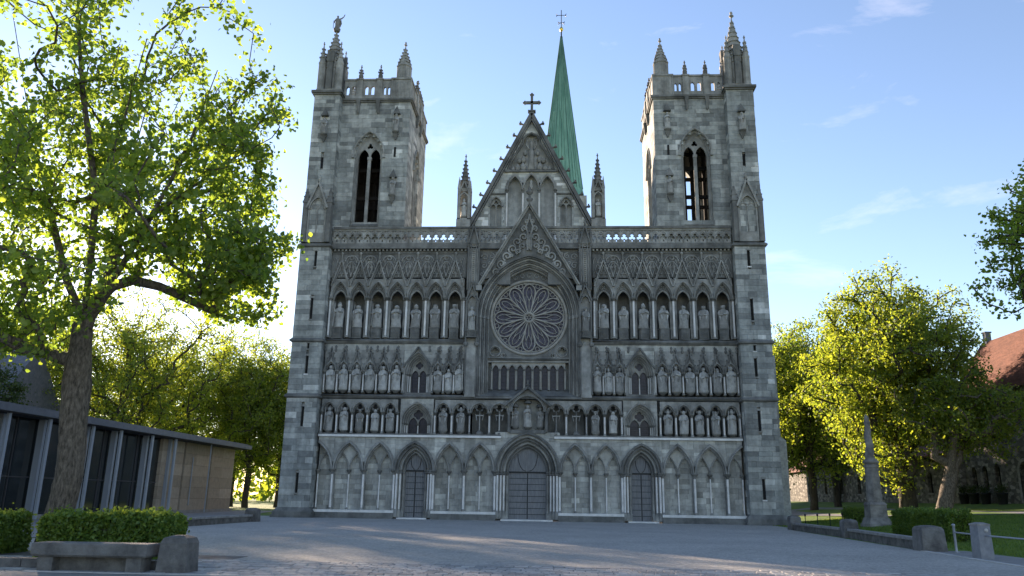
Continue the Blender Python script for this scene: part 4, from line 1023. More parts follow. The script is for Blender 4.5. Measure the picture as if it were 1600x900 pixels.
for c, h, zs_, ri in ar3: mould(mb, c, zs_, h, ri, 0, .12, GY-.14, GY+.1, 7, .05); mould(mb, c, zs_, h, ri, .13, .24, GY-.08, GY+.1, 7)
mb.build('gable_arches', M['carved'], CATH)
for x in (-2.08, -.7, .7, 2.08): column(x, GY-.04, 22.3, 27.25, .075, cap=.32)
for q in (-1, 1):
    mb = MB(); mould(mb, q*3.0, 25.7, .5, .85, 0, .12, GY-.1, GY+.1, 6, .04); mb.build('gable_arch', M['carved'], CATH)
    MB().plate([(q*3.0-.5, 25.65)]+arch(q*3.0-.25, 25.65, .22, .34, 4)+arch(q*3.0+.25, 25.65, .22, .34, 4)+[(q*3.0+.5, 25.65)]+arch(q*3.0, 25.7, .5, .85, 6, .01)[::-1], GY+.1, GY+.22, [foil(q*3.0, 26.15, .1, .09, 3, 18)]).build('tracery', M['carved'], CATH)
    MB().tube([(q*3.0, GY+.16, 22.2), (q*3.0, GY+.16, 25.7)], .06, 6).build('mullion', M['carved'], CATH)
    stringc(*sorted((q*2.2, q*3.7)), GY-.02, 26.78, 26.98, .1)
mb = MB(); mb.tube(y3(nh+[nh[0]], GY-.06), .09, 5); mb.box(-2.3, 2.3, GY-.2, GY+.1, 28.88, 29.05); mb.build('relief_frame', M['carved2'], CATH)
mb = MB()                                              # figure group in the gable niche
mb.lathe([(.2,29.1),(.3,29.3),(.22,30.2),(.26,30.9),(.12,31.3),(.16,31.5),(.12,31.75),(.02,31.9)], 0, GY+.2, 10)
for q in (-1, 1):
    mb.tube([(q*.2,GY+.12,31.1),(q*.45,GY+.1,31.5),(q*.4,GY+.1,31.9)], [.09,.08,.05], 5)
    for x, z, r in ((.75,29.5,.3),(1.2,29.4,.28),(1.6,29.3,.2),(.7,30.2,.25),(1.05,30.1,.22),(.55,30.8,.2)):
        mb.lathe([(r*.5,z-r*1.1),(r,z-r*.3),(r*.8,z+r*.5),(r*.35,z+r*.8),(r*.42,z+r*1.1),(r*.05,z+r*1.5)], q*x, GY+.22, 8)
    mb.tube(y3(spiral(q*.35, 32.0, .25, 1.2, q, 0), GY+.1), .05, 5)
mb.build('gable_relief', M['carved'], CATH)
mb = MB(); mb.lathe([(.1,27.3),(.2,27.5),(.13,27.9),(.16,28.05),(.02,28.25)], 0, GY+.1, 8); mb.build('gable_figure', M['statue'], CATH)
for s in (-1, 1):
    c = s*5.72; mb = MB(); mb.box(c-.6, c+.6, GY-.6, GY+.6, 21.3, 24.4); mb.build('pinnacle_base', M['carved'], CATH)
    mb = MB()
    for qx in (-1, 1):
        for qy in (-1, 1): mb.box(c+qx*.44-.12, c+qx*.44+.12, GY+qy*.44-.12, GY+qy*.44+.12, 24.4, 27.2); mb.frustum(c+qx*.44, GY+qy*.44, 27.2, 28.3, .14, .14, .02, .02)
    for q in (-1, 1): mb.bar((c+q*.5, GY-.55, 26.6), (c, GY-.55, 27.9), .09, .14)
    mb.band(arch(c, 26.3, .32, .5, 5), arch(c, 26.3, .32, .5, 5, .09), GY-.55, GY-.35); mb.box(c-.32, c+.32, GY-.1, GY+.4, 24.4, 27.2); mb.box(c-.56, c+.56, GY-.56, GY+.56, 24.4, 24.5); mb.box(c-.4, c+.4, GY-.4, GY+.4, 27.0, 27.3)
    mb.build('tabernacle', M['carved'], CATH)
    pinnacle('pinnacle', c, GY, 27.2, .36, .5, 2.6, CATH, 8, 7, 'carved2')
    statue(c, GY-.3, 24.5, 1.65, 'statue standing in the open pinnacle %s of the central gable' % ('left' if s < 0 else 'right'), .2, wide=.9)

# ------------------------------------------------------------------ green spire over the crossing
KS = 1.337                                            # crossing lies about 80 m behind the front
SX, SY = 0., 0.
def KT(u, d, z): return (3.44+u*KS, 80.0+d*KS, 1.63+(z-1.63)*KS)
mb = MB(KT); mb.box(SX-3.4, SX+3.4, SY-3.4, SY+3.4, 20, 41.8); mb.build('crossing_tower', M['core'], CATH)
mb = MB(); mb.box(-21, 21, 74, 86, 0, 18.5); mb.add([(-21,73.6,18.5),(21,73.6,18.5),(21,86.4,18.5),(-21,86.4,18.5),(-21,80,26),(21,80,26)], [(0,1,5,4),(2,3,4,5),(0,4,3),(1,2,5)]); mb.build('unseen_transept', M['block'], CATH)  # block hidden behind the front, added and sized to shade the house wing
spr = MB(KT).lathe([(3.75,41.0),(3.18,43.6),(.12,68.6)], SX, SY, 8, PI/8, False).build('spire', M['copper'], CATH)
mb = MB(KT)
for k in range(8):
    t = PI/8+k*PI/4; mb.tube([(SX+r*math.cos(t), SY+r*math.sin(t), z) for r, z in ((3.2,43.6),(.13,68.6))], .07, 5)
    mb.tube([(SX+r*math.cos(t+PI/8), SY+r*math.sin(t+PI/8), z) for r, z in ((2.97,43.6),(.12,68.6))], .03, 4)
    for f in (-.5,.5): mb.tube([(SX+r*math.cos(t+PI/8+f*.36), SY+r*math.sin(t+PI/8+f*.36), z) for r, z in ((3.02,43.6),(.12,68.6))], .022, 4)
mb.build('standing_seam', M['copper2'], spr)
for k in (4, 5, 6):
    t = k*PI/4; r = 1.55; mb = MB(KT); mb.box(SX+r*math.cos(t)-.12, SX+r*math.cos(t)+.12, SY+r*math.sin(t)-.25, SY+r*math.sin(t)+.12, 54.2, 55.6); mb.build('dormer', M['copper'], spr)
mb = MB(KT); mb.lathe([(.2,68.3),(.2,68.7),(.1,68.8),(.1,69.6)], SX, SY, 8); mb.tube([(SX, SY, 69.5), (SX, SY, 73.3)], .06, 6); mb.tube([(SX-.75, SY, 72.4), (SX+.75, SY, 72.4)], .05, 5); mb.tube([(SX-.5, SY, 71.1), (SX+.5, SY, 71.1)], .05, 5)
for q in (-1, 1):
    mb.tube([(SX+q*.75, SY, 72.65), (SX+q*.6, SY, 72.4), (SX+q*.75, SY, 72.15)], .045, 5); mb.tube([(SX+q*.5, SY, 71.3), (SX+q*.2, SY, 71.0), (SX+q*.5, SY, 70.8)], .045, 5)
mb.build('spire_cross', M['iron'], spr)
MB(KT).lathe([(.02,69.55),(.24,69.75),(.3,69.98),(.24,70.2),(.02,70.4)], SX, SY, 10).build('gold_ball', M['gold'], spr)

# ------------------------------------------------------------------ place the ashlar blocks: the 300 largest singly, the rest joined
M['gmas2'] = mat('gable_brick', (.42,.42,.42), .9, (.6,.6,.6), 2.4, .4, 14, rnd=[(0,(0.228,0.237,0.225)),(.5,(0.353,0.365,0.344)),(.85,(0.476,0.493,0.461)),(1,(0.793,0.800,0.777))])
BLK.sort(key=lambda b: -b[2])
cube = {k: MB().box(-.5,.5,-.5,.5,-.5,.5).mesh('block', M[k]) for k in ('block', 'panel', 'gmas2')}
rest = {}
for i, (a, m, ar) in enumerate(BLK):
    if i < 300: link('block', cube[m], CATH, ((a[0]+a[1])/2, (a[2]+a[3])/2, (a[4]+a[5])/2), None, (a[1]-a[0], a[3]-a[2], a[5]-a[4]))
    else: rest.setdefault(m, MB()).box(*a)
for m, b in rest.items(): tag(b.build('block_masonry', M[m], CATH), kind='stuff')

# ------------------------------------------------------------------ ground
def sstep(a, b, x): t = np.clip((x-a)/(b-a), 0, 1); return t*t*(3-2*t)
def gh(x, y):
    """lawn on the right climbs gently towards the stone house"""
    return 1.2*sstep(17, 31, x)*sstep(-44, -16, y)+.7*sstep(32, 42, x)*sstep(-30, 0, y)
M['grass'] = mat('grass', (.075,.14,.02), .95, (.14,.22,.035), 1.2, .6, 40)
M['gravel'] = mat('gravel_plaza', (.29,.278,.255), .92, (.57,.55,.51), 11, 1.0, 40, detail=10)
def patchy(m, scale, lo, hi, st=(1, 1, 1)):
    """large soft variation multiplied over a material's base colour"""
    n, l = m.node_tree.nodes, m.node_tree.links; b = n['Principled BSDF']; src = b.inputs['Base Color'].links[0].from_socket
    g = n.new('ShaderNodeNewGeometry'); mp = n.new('ShaderNodeMapping'); mp.inputs['Scale'].default_value = st; t = n.new('ShaderNodeTexNoise'); t.inputs['Scale'].default_value = scale; t.inputs['Detail'].default_value = 6; t.inputs['Roughness'].default_value = .6
    r = n.new('ShaderNodeMapRange'); r.inputs[1].default_value = .35; r.inputs[2].default_value = .65; r.inputs[3].default_value = lo; r.inputs[4].default_value = hi
    x = n.new('ShaderNodeMixRGB'); x.blend_type = 'MULTIPLY'; x.inputs[0].default_value = 1
    l.new(g.outputs['Position'], mp.inputs[0]); l.new(mp.outputs[0], t.inputs['Vector']); l.new(t.outputs['Fac'], r.inputs[0]); l.new(src, x.inputs[1]); l.new(r.outputs[0], x.inputs[2]); l.new(x.outputs[0], b.inputs['Base Color'])
patchy(M['gravel'], .3, .9, 1.08); patchy(M['gravel'], 3.2, .86, 1.1); patchy(M['grass'], .5, .75, 1.2)
for k_ in ('block', 'panel', 'carved', 'carved2', 'gmas', 'core'): patchy(M[k_], .55, .8, 1.15); patchy(M[k_], 1.5, .72, 1.1, (1, 1, .13))
M['pave'] = mat('pavement', (.19,.185,.18), .85, (.26,.255,.245), 1.5, .3, 30)
M['path'] = mat('path_asphalt', (.16,.165,.175), .9, (.22,.22,.23), 1.0, .3, 50)
M['setts'] = mat('stone_sett', (.42,.42,.42), .8, (.6,.6,.6), 5, .35, 25, rnd=[(0,(.22,.215,.21)),(.5,(.31,.305,.295)),(1,(.42,.41,.395))])
M['kerb'] = mat('kerb_stone', (.36,.355,.34), .85, (.48,.47,.45), 3, .3, 25)
M['wallst'] = mat('dark_wall_stone', (.075,.072,.07), .9, (.19,.185,.175), 2.2, .6, 16)
M['coping'] = mat('coping_stone', (.17,.165,.16), .85, (.30,.295,.285), 2.5, .4, 18)
M['benchst'] = mat('bench_stone', (.085,.083,.08), .85, (.185,.18,.172), 2.2, .6, 16)
xs_ = np.concatenate([[-900,-500,-300,-180,-120], np.arange(-80, 17, 8), np.arange(17, 60, 1.5), [64,80,120,180,300,500,900]])
ys_ = np.concatenate([[-300,-150,-90,-70,-60], np.arange(-54, 40, 2.5), [45,60,80,120,180,300,500,900,1600]])
gx_, gy_ = np.meshgrid(xs_, ys_); V = np.stack([gx_.ravel(), gy_.ravel(), gh(gx_.ravel(), gy_.ravel())-.02], 1)
nx, ny = len(xs_), len(ys_); ii = (np.arange(ny-1)[:, None]*nx+np.arange(nx-1)[None, :]).ravel()
loops = np.stack([ii, ii+1, ii+nx+1, ii+nx], 1).ravel()
tag(np_mesh('ground', V, loops, np.full(len(ii), 4), M['grass'], smooth=True), kind='structure')
def sheet(name, pts, z, m):
    mb = MB(); mb.add([(x, y, z) for x, y in pts], [tuple(range(len(pts)))]); return tag(mb.build(name, M[m]), kind='structure')
sheet('plaza', [(-16.3,-38.3),(14.7,-38.3),(15.2,-28.4),(16.3,-8),(19.5,3.2),(-22,3.2),(-16.3,-9)], .004, 'gravel')
sheet('pavement', [(-60,-90),(60,-90),(60,-42.0),(-60,-42.0)], .004, 'pave')
sheet('terrace', [(-29.6,-34),(-16.7,-34),(-16.7,-9),(-22,3.2),(-26,22),(-29.6,22)], .0, 'pave')
sheet('side_pavement', [(14.75,-42),(60,-42),(60,-37),(17.2,-36.2),(16.9,-28),(15.35,-28.2)], .004, 'pave')
# kerb along the right edge of the plaza
for k in range(6):
    y0 = -37.9+k*1.6; MB().box(14.55+.05*k, 14.75+.05*k, y0, y0+1.58, -.05, .03).build('kerb_stone', M['kerb']) if False else None
kb = tag(MB().box(14.6,14.62,-38.2,-28.8,-.05,.0).build('kerb', M['kerb']), kind='structure')
for k in range(9):
    y0 = -38.2+k*1.06; mb = MB(); dx = .055*k; mb.box(14.58+dx, 14.76+dx, y0, y0+1.045, -.05, .032); mb.build('kerb_stone', M['kerb'], kb)
# strip of stone setts across the front
st = tag(MB().box(-60, 60, -42.0, -38.3, -.06, -.012).build('sett_paving', M['core']), kind='structure')
sett = []
y = -42.0; r_ = random.Random(3); row = 0
while y < -38.32:
    d = .22; x = -34+r_.uniform(0, .3)
    while x < 40:
        w = r_.uniform(.26, .38); sett.append((x, y, w, d, r_.uniform(-.004, .007))); x += w
    y += d; row += 1
P_ = np.array([(a+w/2, b+d/2, 0) for a, b, w, d, z in sett]); ux_, uy_ = proj_np(P_)
vis = [(i, 1./max(1., (P_[i, 1]-CAM[1]))) for i in range(len(sett)) if 290 < ux_[i] < 1600 and uy_[i] < 905]
top = set(i for i, _ in sorted(vis, key=lambda q: -q[1])[:300]); sj = MB()
SETT = MB().frustum(0, 0, -.05, .0, .5, .5, .47, .46).mesh('sett', M['setts'])
for i, (x, y, w, d, z) in enumerate(sett):
    if i in top: link('sett', SETT, st, (x+w/2, y+d/2, .012+z), None, (w-.016, d-.016, 1))
    else: sj.frustum(x+w/2, y+d/2, -.03, .012+z, w/2-.008, d/2-.008, w/2-.02, d/2-.018)
tag(sj.build('setts', M['setts'], st), kind='stuff')
for k in range(26):
    x = -6+k*1.5-3; MB().box(x, x+1.49, -42.14, -42.0, -.05, .02).build('kerb_stone', M['kerb'], st)
# path across the lawn on the right
pl = [(75,-17),(50,-14.5),(38,-12),(31,-7),(28,2),(26.5,14),(25,30)]; mb = MB(); L_, R_ = [], []
fine = []
for a, b in zip(pl[:-1], pl[1:]):
    for t in np.linspace(0, 1, 8, endpoint=False): fine.append((a[0]+(b[0]-a[0])*t, a[1]+(b[1]-a[1])*t))
for i in range(len(fine)-1):
    dx, dy = fine[i+1][0]-fine[i][0], fine[i+1][1]-fine[i][1]; l_ = math.hypot(dx, dy); nx_, ny_ = -dy/l_*3.4, dx/l_*3.4
    for q, LL in ((1, L_), (-1, R_)):
        X, Y = fine[i][0]+q*nx_, fine[i][1]+q*ny_; LL.append((X, Y, float(gh(np.array(X), np.array(Y)))+.03))
n = len(L_); mb.add(L_+R_, [(i, i+1, n+i+1, n+i) for i in range(n-1)]); tag(mb.build('path', M['path']), kind='structure')

# ------------------------------------------------------------------ low walls, posts, benches
def post(x, y, w, h, label, rz=0, m='wallst', bev=.14):
    t = thing('stone_post', label, 'post', (x, y, -.01), rz); mb = MB(); a = w/2
    mb.frustum(0, 0, 0, h-.16, a*1.02, a*1.02, a*.93, a*.93); mb.build('shaft', M[m], t)
    mb = MB(); mb.frustum(0, 0, h-.16, h-.05, a*.95, a*.95, a*.8, a*.8); mb.frustum(0, 0, h-.05, h, a*.8, a*.8, a*.35, a*.35); mb.build('cap', M[m], t); return t
def lowwall(x0, y0, x1, y1, h, label, n):
    L = math.hypot(x1-x0, y1-y0); t = thing('low_wall', label, 'wall', (x0, y0, 0), math.atan2(y1-y0, x1-x0)); MB().box(0, L, -.14, .14, -.02, h-.11).build('wall_base', M['wallst'], t)
    for k in range(n): MB().box(L*k/n+.006, L*(k+1)/n-.006, -.21, .21, h-.108, h).build('coping_slab', M['coping'], t)
post(16.62, -8.2, .68, .85, 'dark stone post at the far end of the right low wall, beside cathedral')
post(16.38, -18.0, .70, .88, 'dark stone post midway along the right low wall')
post(15.5, -28.35, .84, .90, 'broad dark stone post at the near end of the right low wall')
lowwall(16.6, -8.55, 16.4, -17.62, .42, 'low stone wall with slab coping on the right, section nearer the cathedral', 5)
lowwall(16.36, -18.38, 15.55, -27.9, .42, 'low stone wall with slab coping on the right, section nearer the viewer', 6)
post(-16.3, -10.2, .75, .82, 'dark stone post ending the left low wall near the cathedral')
post(-16.7, -21.5, .75, .82, 'dark stone post of the left low wall behind the hedge')
lowwall(-16.32, -10.6, -16.68, -21.1, .42, 'low stone wall with slab coping before the glass building', 6)
post(-6.02, -41.55, .62, .76, 'dark stone post beside the bench at lower left')
# kerb bed behind the bench
t = thing('planter_kerb', 'low stone kerb edging the bed behind the bench', 'kerb', (-6.9, -41.2, 0), PI)
for k in range(9): MB().box(k*1.0-.3, k*1.0+.68, -.16, .16, -.02, .2).build('kerb_stone', M['wallst'], t)
sheet('planting_bed', [(-18,-41.2),(-6.2,-41.2),(-6.2,-37.0),(-18,-36.0)], .006, 'wallst')
t = thing('stone_bench', 'grey stone slab bench on block legs at lower left', 'bench', (-7.72, -41.75, 0))
mb = MB(); mb.frustum(0, 0, .3, .34, 1.2, .26, 1.24, .3); mb.box(-1.24, 1.24, -.3, .3, .34, .55); mb.frustum(0, 0, .55, .575, 1.24, .3, 1.22, .28); mb.build('seat', M['benchst'], t)
for q in (-1, 1): MB().frustum(q*.95, 0, 0, .3, .16, .2, .16, .22).build('leg', M['wallst'], t)
MB().box(-.8, .8, .05, .22, 0, .28).build('back_block', M['wallst'], t)

# bollard, thin post and rail
M['steel'] = mat('galvanised_steel', (.30,.33,.37), .5, (.40,.43,.47), 6, .1, 30, metal=.35)
M['concrete'] = mat('bollard_concrete', (.16,.17,.19), .8, (.24,.25,.27), 4, .3, 30)
t = thing('bollard', 'square grey bollard with chamfered top beside the lawn rail', 'bollard', (15.46, -32.05, 0), .12)
MB().frustum(0, 0, 0, 1.0, .22, .22, .2, .2).build('shaft', M['concrete'], t); mb = MB(); mb.box(-.215,.215,-.215,.215,1.0,1.05); mb.frustum(0,0,1.05,1.1,.21,.21,.08,.08); mb.build('cap', M['coping'], t)
MB().lathe([(.06,0),(.06,.015),(.02,.02)], 0, 0, 10).build('disc', M['kerb'], t).matrix_local = Matrix.Translation((.05,-.21,.86)) @ Matrix.Rotation(PI/2, 4, 'X')
t = thing('metal_post', 'thin galvanised metal post right of the broad stone post', 'post', (16.18, -28.85, 0)); MB().lathe([(.045,0),(.045,.9),(.06,.91),(.06,.95),(.02,.97)], 0, 0, 8).build('shaft', M['steel'], t); MB().lathe([(.1,0),(.1,.02)], 0, 0, 10).build('foot_plate', M['steel'], t)
t = thing('guard_rail', 'thin metal rail running through the square bollard along the lawn', 'rail', (16.18, -28.85, 0))
MB().tube([(0,0,.68),(-.35,-1.6,.69),(-.7,-3.2,.7),(-.42,-5.4,.68),(-.2,-8.5,.66)], .025, 6).build('rail_bar', M['steel'], t)
t2 = thing('metal_post', 'metal rail post at the right, beyond the square bollard', 'post', (15.98, -37.3, 0)); MB().lathe([(.045,0),(.045,.8)], 0, 0, 8).build('shaft', M['steel'], t2)
# small iron hoops by the lawn near the cathedral
for k, (hx, hy) in enumerate(((17.9,-6.2),(18.6,-6.4),(19.3,-6.6),(20.0,-6.8))):
    t = thing('lawn_stake', '%s of four short iron stakes on the lawn by the cathedral corner' % ['leftmost','second','third','rightmost'][k], 'stake', (hx, hy, float(gh(np.array(hx), np.array(hy)))))
    MB().tube([(0,0,-.05),(0,0,.75)], .025, 5).build('rod', M['iron'], t); MB().lathe([(.02,.72),(.06,.78),(.06,.86),(.01,.92)], 0, 0, 6).build('knob', M['iron'], t)

# monument column
t = thing('monument_column', 'weathered grey stone monument with twisted shaft behind the right low wall', 'monument', (21.7, -7.8, .1)); t.scale = (.9, .9, .97)
M['monst'] = mat('monument_stone', (.11,.105,.10), .9, (.27,.26,.245), 1.6, .5, 12)
mb = MB(); mb.frustum(0,0,-.3,.35,.82,.82,.8,.8); mb.frustum(0,0,.35,.7,.74,.74,.62,.62); mb.build('step', M['monst'], t)
mb = MB(); mb.frustum(0,0,.7,1.5,.56,.56,.54,.54); mb.frustum(0,0,1.5,1.65,.6,.6,.48,.48); mb.build('pedestal', M['monst'], t)
MB().lathe([(.50,1.65),(.44,3.75),(.48,3.8),(.48,3.95),(.40,4.02)], 0, 0, 8, PI/8, False).build('octagonal_shaft', M['monst'], t)
MB().lathe([(.46,4.02),(.56,4.1),(.54,4.18),(.38,4.3),(.3,4.4)], 0, 0, 10).build('collar', M['monst'], t)
mb = MB(); n = 16; vs = []; hs = np.linspace(4.3, 6.6, 24)
for i, z in enumerate(hs):
    f = (z-4.3)/2.3; R = .30*(1-f)+.17*f
    for k in range(n): a = 2*PI*k/n; r = R*(1+.2*math.cos(3*(a+z*1.7))); vs.append((r*math.cos(a), r*math.sin(a), z))
mb.add(vs, [(i*n+k, i*n+(k+1) % n, (i+1)*n+(k+1) % n, (i+1)*n+k) for i in range(len(hs)-1) for k in range(n)]+[tuple((len(hs)-1)*n+k for k in range(n))], True); mb.build('twisted_shaft', M['monst'], t)
MB().lathe([(.17,6.55),(.24,6.68),(.14,6.76),(.18,6.95),(.02,7.2)], 0, 0, 8).build('finial', M['monst'], t)

# ------------------------------------------------------------------ vegetation
M['leafA'] = leafmat('maple_leaf', (.10,.155,.028), (.31,.45,.045), .58)
M['leafB'] = leafmat('linden_leaf', (.105,.155,.026), (.38,.47,.04), .6)
M['leafC'] = leafmat('dark_leaf', (.03,.055,.015), (.08,.12,.015), .4)
M['hedge'] = leafmat('hedge_leaf', (.095,.17,.028), (.22,.31,.035), .38)
M['bark'] = mat('bark', (.04,.033,.026), .95, (.19,.16,.13), 7., 1.0, 10, stretch=(2.2,2.2,.7), detail=8)
M['bark2'] = mat('dark_bark', (.03,.026,.02), .95, (.075,.065,.05), 3., .9, 9, stretch=(2,2,.5))

def leaf_cloud(C, size, up=.4, kind=2, sv=.3, r=rng):
    """C: (n,3) centres. kind 1: diamond quad, kind 2: folded two-quad leaf"""
    n = len(C); nrm = r.normal(size=(n, 3)); nrm[:, 2] += up; nrm /= np.linalg.norm(nrm, axis=1)[:, None]
    t = r.normal(size=(n, 3)); t -= (t*nrm).sum(1)[:, None]*nrm; t[:, 2] -= .35; t /= np.linalg.norm(t, axis=1)[:, None]; b = np.cross(nrm, t)
    s = size*(1+sv*r.uniform(-1, 1, n))[:, None]
    if kind == 1:
        loc = [(-.5,0,0),(0,.36,.04),(.55,0,0),(0,-.36,.04)]; faces = [(0,1,2,3)]
    else:
        loc = [(-.5,0,0),(-.15,.42,.13),(.22,.40,.12),(.62,0,-.04),(.22,-.40,.12),(-.15,-.42,.13)]; faces = [(0,3,2,1),(0,5,4,3)]
    V = np.stack([C+s*(x*t+y*b+z*nrm) for x, y, z in loc], 1).reshape(-1, 3); k = len(loc)
    base = (np.arange(n)*k)[:, None]; L = np.concatenate([base+np.array(f) for f in faces], 1).ravel()
    return V, L, np.full(n*len(faces), 4)

def grow(pts0, par0, attr, seg=.7, jit=.10, r=rng, drop=0.0):
    P = [np.array(p, float) for p in pts0]; par = list(par0)
    arr = np.zeros((60000, 3)); arr[:len(P)] = P; D = np.zeros((60000, 3))
    for i in range(len(P)):
        if par[i] >= 0: d = P[i]-P[par[i]]; D[i] = d/(np.linalg.norm(d)+1e-9)
        else: D[i] = (0, 0, 1)
    n = len(P); c0 = arr[min(2, n-1)]
    attr = attr[np.argsort(np.linalg.norm(attr-c0, axis=1))]; tips = []
    for a in attr:
        v = a-arr[:n]; dist = np.linalg.norm(v, axis=1)+1e-6; cs = (v*D[:n]).sum(1)/dist
        cost = dist*(1+.55*(1-cs)); cost[:par0.count(-1)] += 3
        j = int(np.argmin(cost)); dj = dist[j]; k = max(1, int(math.ceil(dj/seg))); p0 = arr[j].copy(); d0 = D[j]; prev = j
        ctrl = p0+d0*dj*.38
        for q in range(1, k+1):
            f = q/k; p = (1-f)**2*p0+2*f*(1-f)*ctrl+f*f*a
            if q < k: p = p+r.normal(size=3)*jit*min(1, dj)
            d = p-arr[prev]; arr[n] = p; D[n] = d/(np.linalg.norm(d)+1e-9); par.append(prev); prev = n; n += 1
        tips.append(prev)
    return arr[:n], par, tips

def radii(P, par, r_tip=.012, ex=.42, rmax=None, fixed=None):
    n = len(P); cnt = np.zeros(n)
    ch = np.zeros(n, int)
    for i in range(n):
        if par[i] >= 0: ch[par[i]] += 1
    for i in range(n-1, -1, -1):
        if ch[i] == 0: cnt[i] = max(cnt[i], 1)
        if par[i] >= 0: cnt[par[i]] += cnt[i]
    R = r_tip*cnt**ex
    return R

def branch_mesh(P, par, R, name, m, parent, base_r=None):
    i = np.array([k for k in range(len(P)) if par[k] >= 0]); j = np.array([par[k] for k in i])
    parts_V, parts_L, parts_c = [], [], []; off = 0
    # thick wood: rings carried along each limb so that the surface is continuous
    TH = .07; ns = 14; kids = {}
    for k, q in zip(i, j): kids.setdefault(q, []).append(k)
    V0, L0 = [], []; rr = random.Random(3)
    th_ = [2*PI*k/ns for k in range(ns)]
    def ringv(c, d, u, r, z):
        r = float(r); z = float(z); w = d.cross(u); o = len(V0); f = min(1, r/.3)
        for a in th_:
            q = r*(1+f*(.07*math.sin(3*a+z*.9)+.05*math.sin(7*a+z*2.3+1)+.035*math.sin(11*a-z*4.1)+rr.uniform(-.03, .03))); V0.append(tuple(c+q*(math.cos(a)*u+math.sin(a)*w)))
        return o
    def join(a, b):
        for k in range(ns): L0.extend((a+k, a+(k+1) % ns, b+(k+1) % ns, b+k))
    stack = [(0, None, None, None)]
    while stack:
        n0, ring0, u0, _ = stack.pop(); ks = sorted(kids.get(n0, []), key=lambda k: -R[k])
        for a_, k in enumerate(ks):
            if R[k] < TH: continue
            d = Vector(P[k]-P[n0]); d.normalize()
            if u0 is None: u = d.orthogonal().normalized()
            else: u = (u0-d*u0.dot(d)); u = u.normalized() if u.length > 1e-3 else d.orthogonal().normalized()
            if ring0 is None or a_ > 0: r0 = ringv(Vector(P[n0])-d*float(min(R[n0], R[k])*.2), d, u, min(R[n0], R[k]*1.3), P[n0][2])
            else: r0 = ring0
            sub = 3 if R[k] > .2 else 1; pr_ = r0
            gk = [q for q in kids.get(k, []) if R[q] >= TH]
            for q in range(1, sub+1):
                f = q/sub; d2 = d
                if q == sub and gk: m_ = max(gk, key=lambda z: R[z]); d2 = (d+Vector(P[m_]-P[k]).normalized()).normalized()
                u2 = (u-d2*u.dot(d2)).normalized(); c = Vector(P[n0]).lerp(Vector(P[k]), f); rad_ = float(min(R[n0], R[k]*1.3)*(1-f)+R[k]*f)
                o_ = ringv(c, d2, u2, rad_, c.z); join(pr_, o_); pr_ = o_; u = u2
            stack.append((k, pr_, u, None))
    if V0:
        parts_V.append(np.array(V0)); parts_L.append(np.array(L0)); parts_c.append(np.full(len(L0)//4, 4)); off = len(V0)
    for lo, hi, ns in ((.0, .03, 3), (.03, TH, 5)):
        sel = (R[i] >= lo) & (R[i] < hi); a, b = P[j[sel]], P[i[sel]]; ra, rb = np.minimum(R[j[sel]], R[i[sel]]*1.35), R[i[sel]]
        if not len(a): continue
        d = b-a; ln = np.linalg.norm(d, axis=1)[:, None]+1e-9; d = d/ln; a = a-d*ra[:, None]*.3
        ref = np.where(np.abs(d[:, 2:3]) < .95, np.array([[0, 0, 1.]]), np.array([[1., 0, 0]])); u = np.cross(d, ref); u /= np.linalg.norm(u, axis=1)[:, None]; w = np.cross(d, u)
        th = 2*PI*np.arange(ns)/ns; cs, sn = np.cos(th), np.sin(th)
        ring = lambda c, r: c[:, None, :]+r[:, None, None]*(cs[None, :, None]*u[:, None, :]+sn[None, :, None]*w[:, None, :])
        V = np.concatenate([ring(a, ra), ring(b, rb)], 1).reshape(-1, 3); m_ = len(a)
        q = np.arange(ns); f = np.stack([q, (q+1) % ns, ns+(q+1) % ns, ns+q], 1); L = (np.arange(m_)[:, None, None]*2*ns+f[None]).reshape(-1)
        parts_V.append(V); parts_L.append(L+off); parts_c.append(np.full(m_*ns, 4)); off += len(V)
    return np_mesh(name, np.concatenate(parts_V), np.concatenate(parts_L), np.concatenate(parts_c), M[m], parent, smooth=True)

def ellipsoid_pts(n, c, rad, r=rng, shell=.45, flat=0):
    v = r.normal(size=(n, 3)); v /= np.linalg.norm(v, axis=1)[:, None]; q = r.uniform(0, 1, n)**shell
    wob = 1+.16*np.sin(v[:, 0]*5+c[0])*np.cos(v[:, 2]*4+1)+.12*np.sin(v[:, 1]*7+2)
    return np.array(c)+v*np.array(rad)*(q*wob)[:, None]

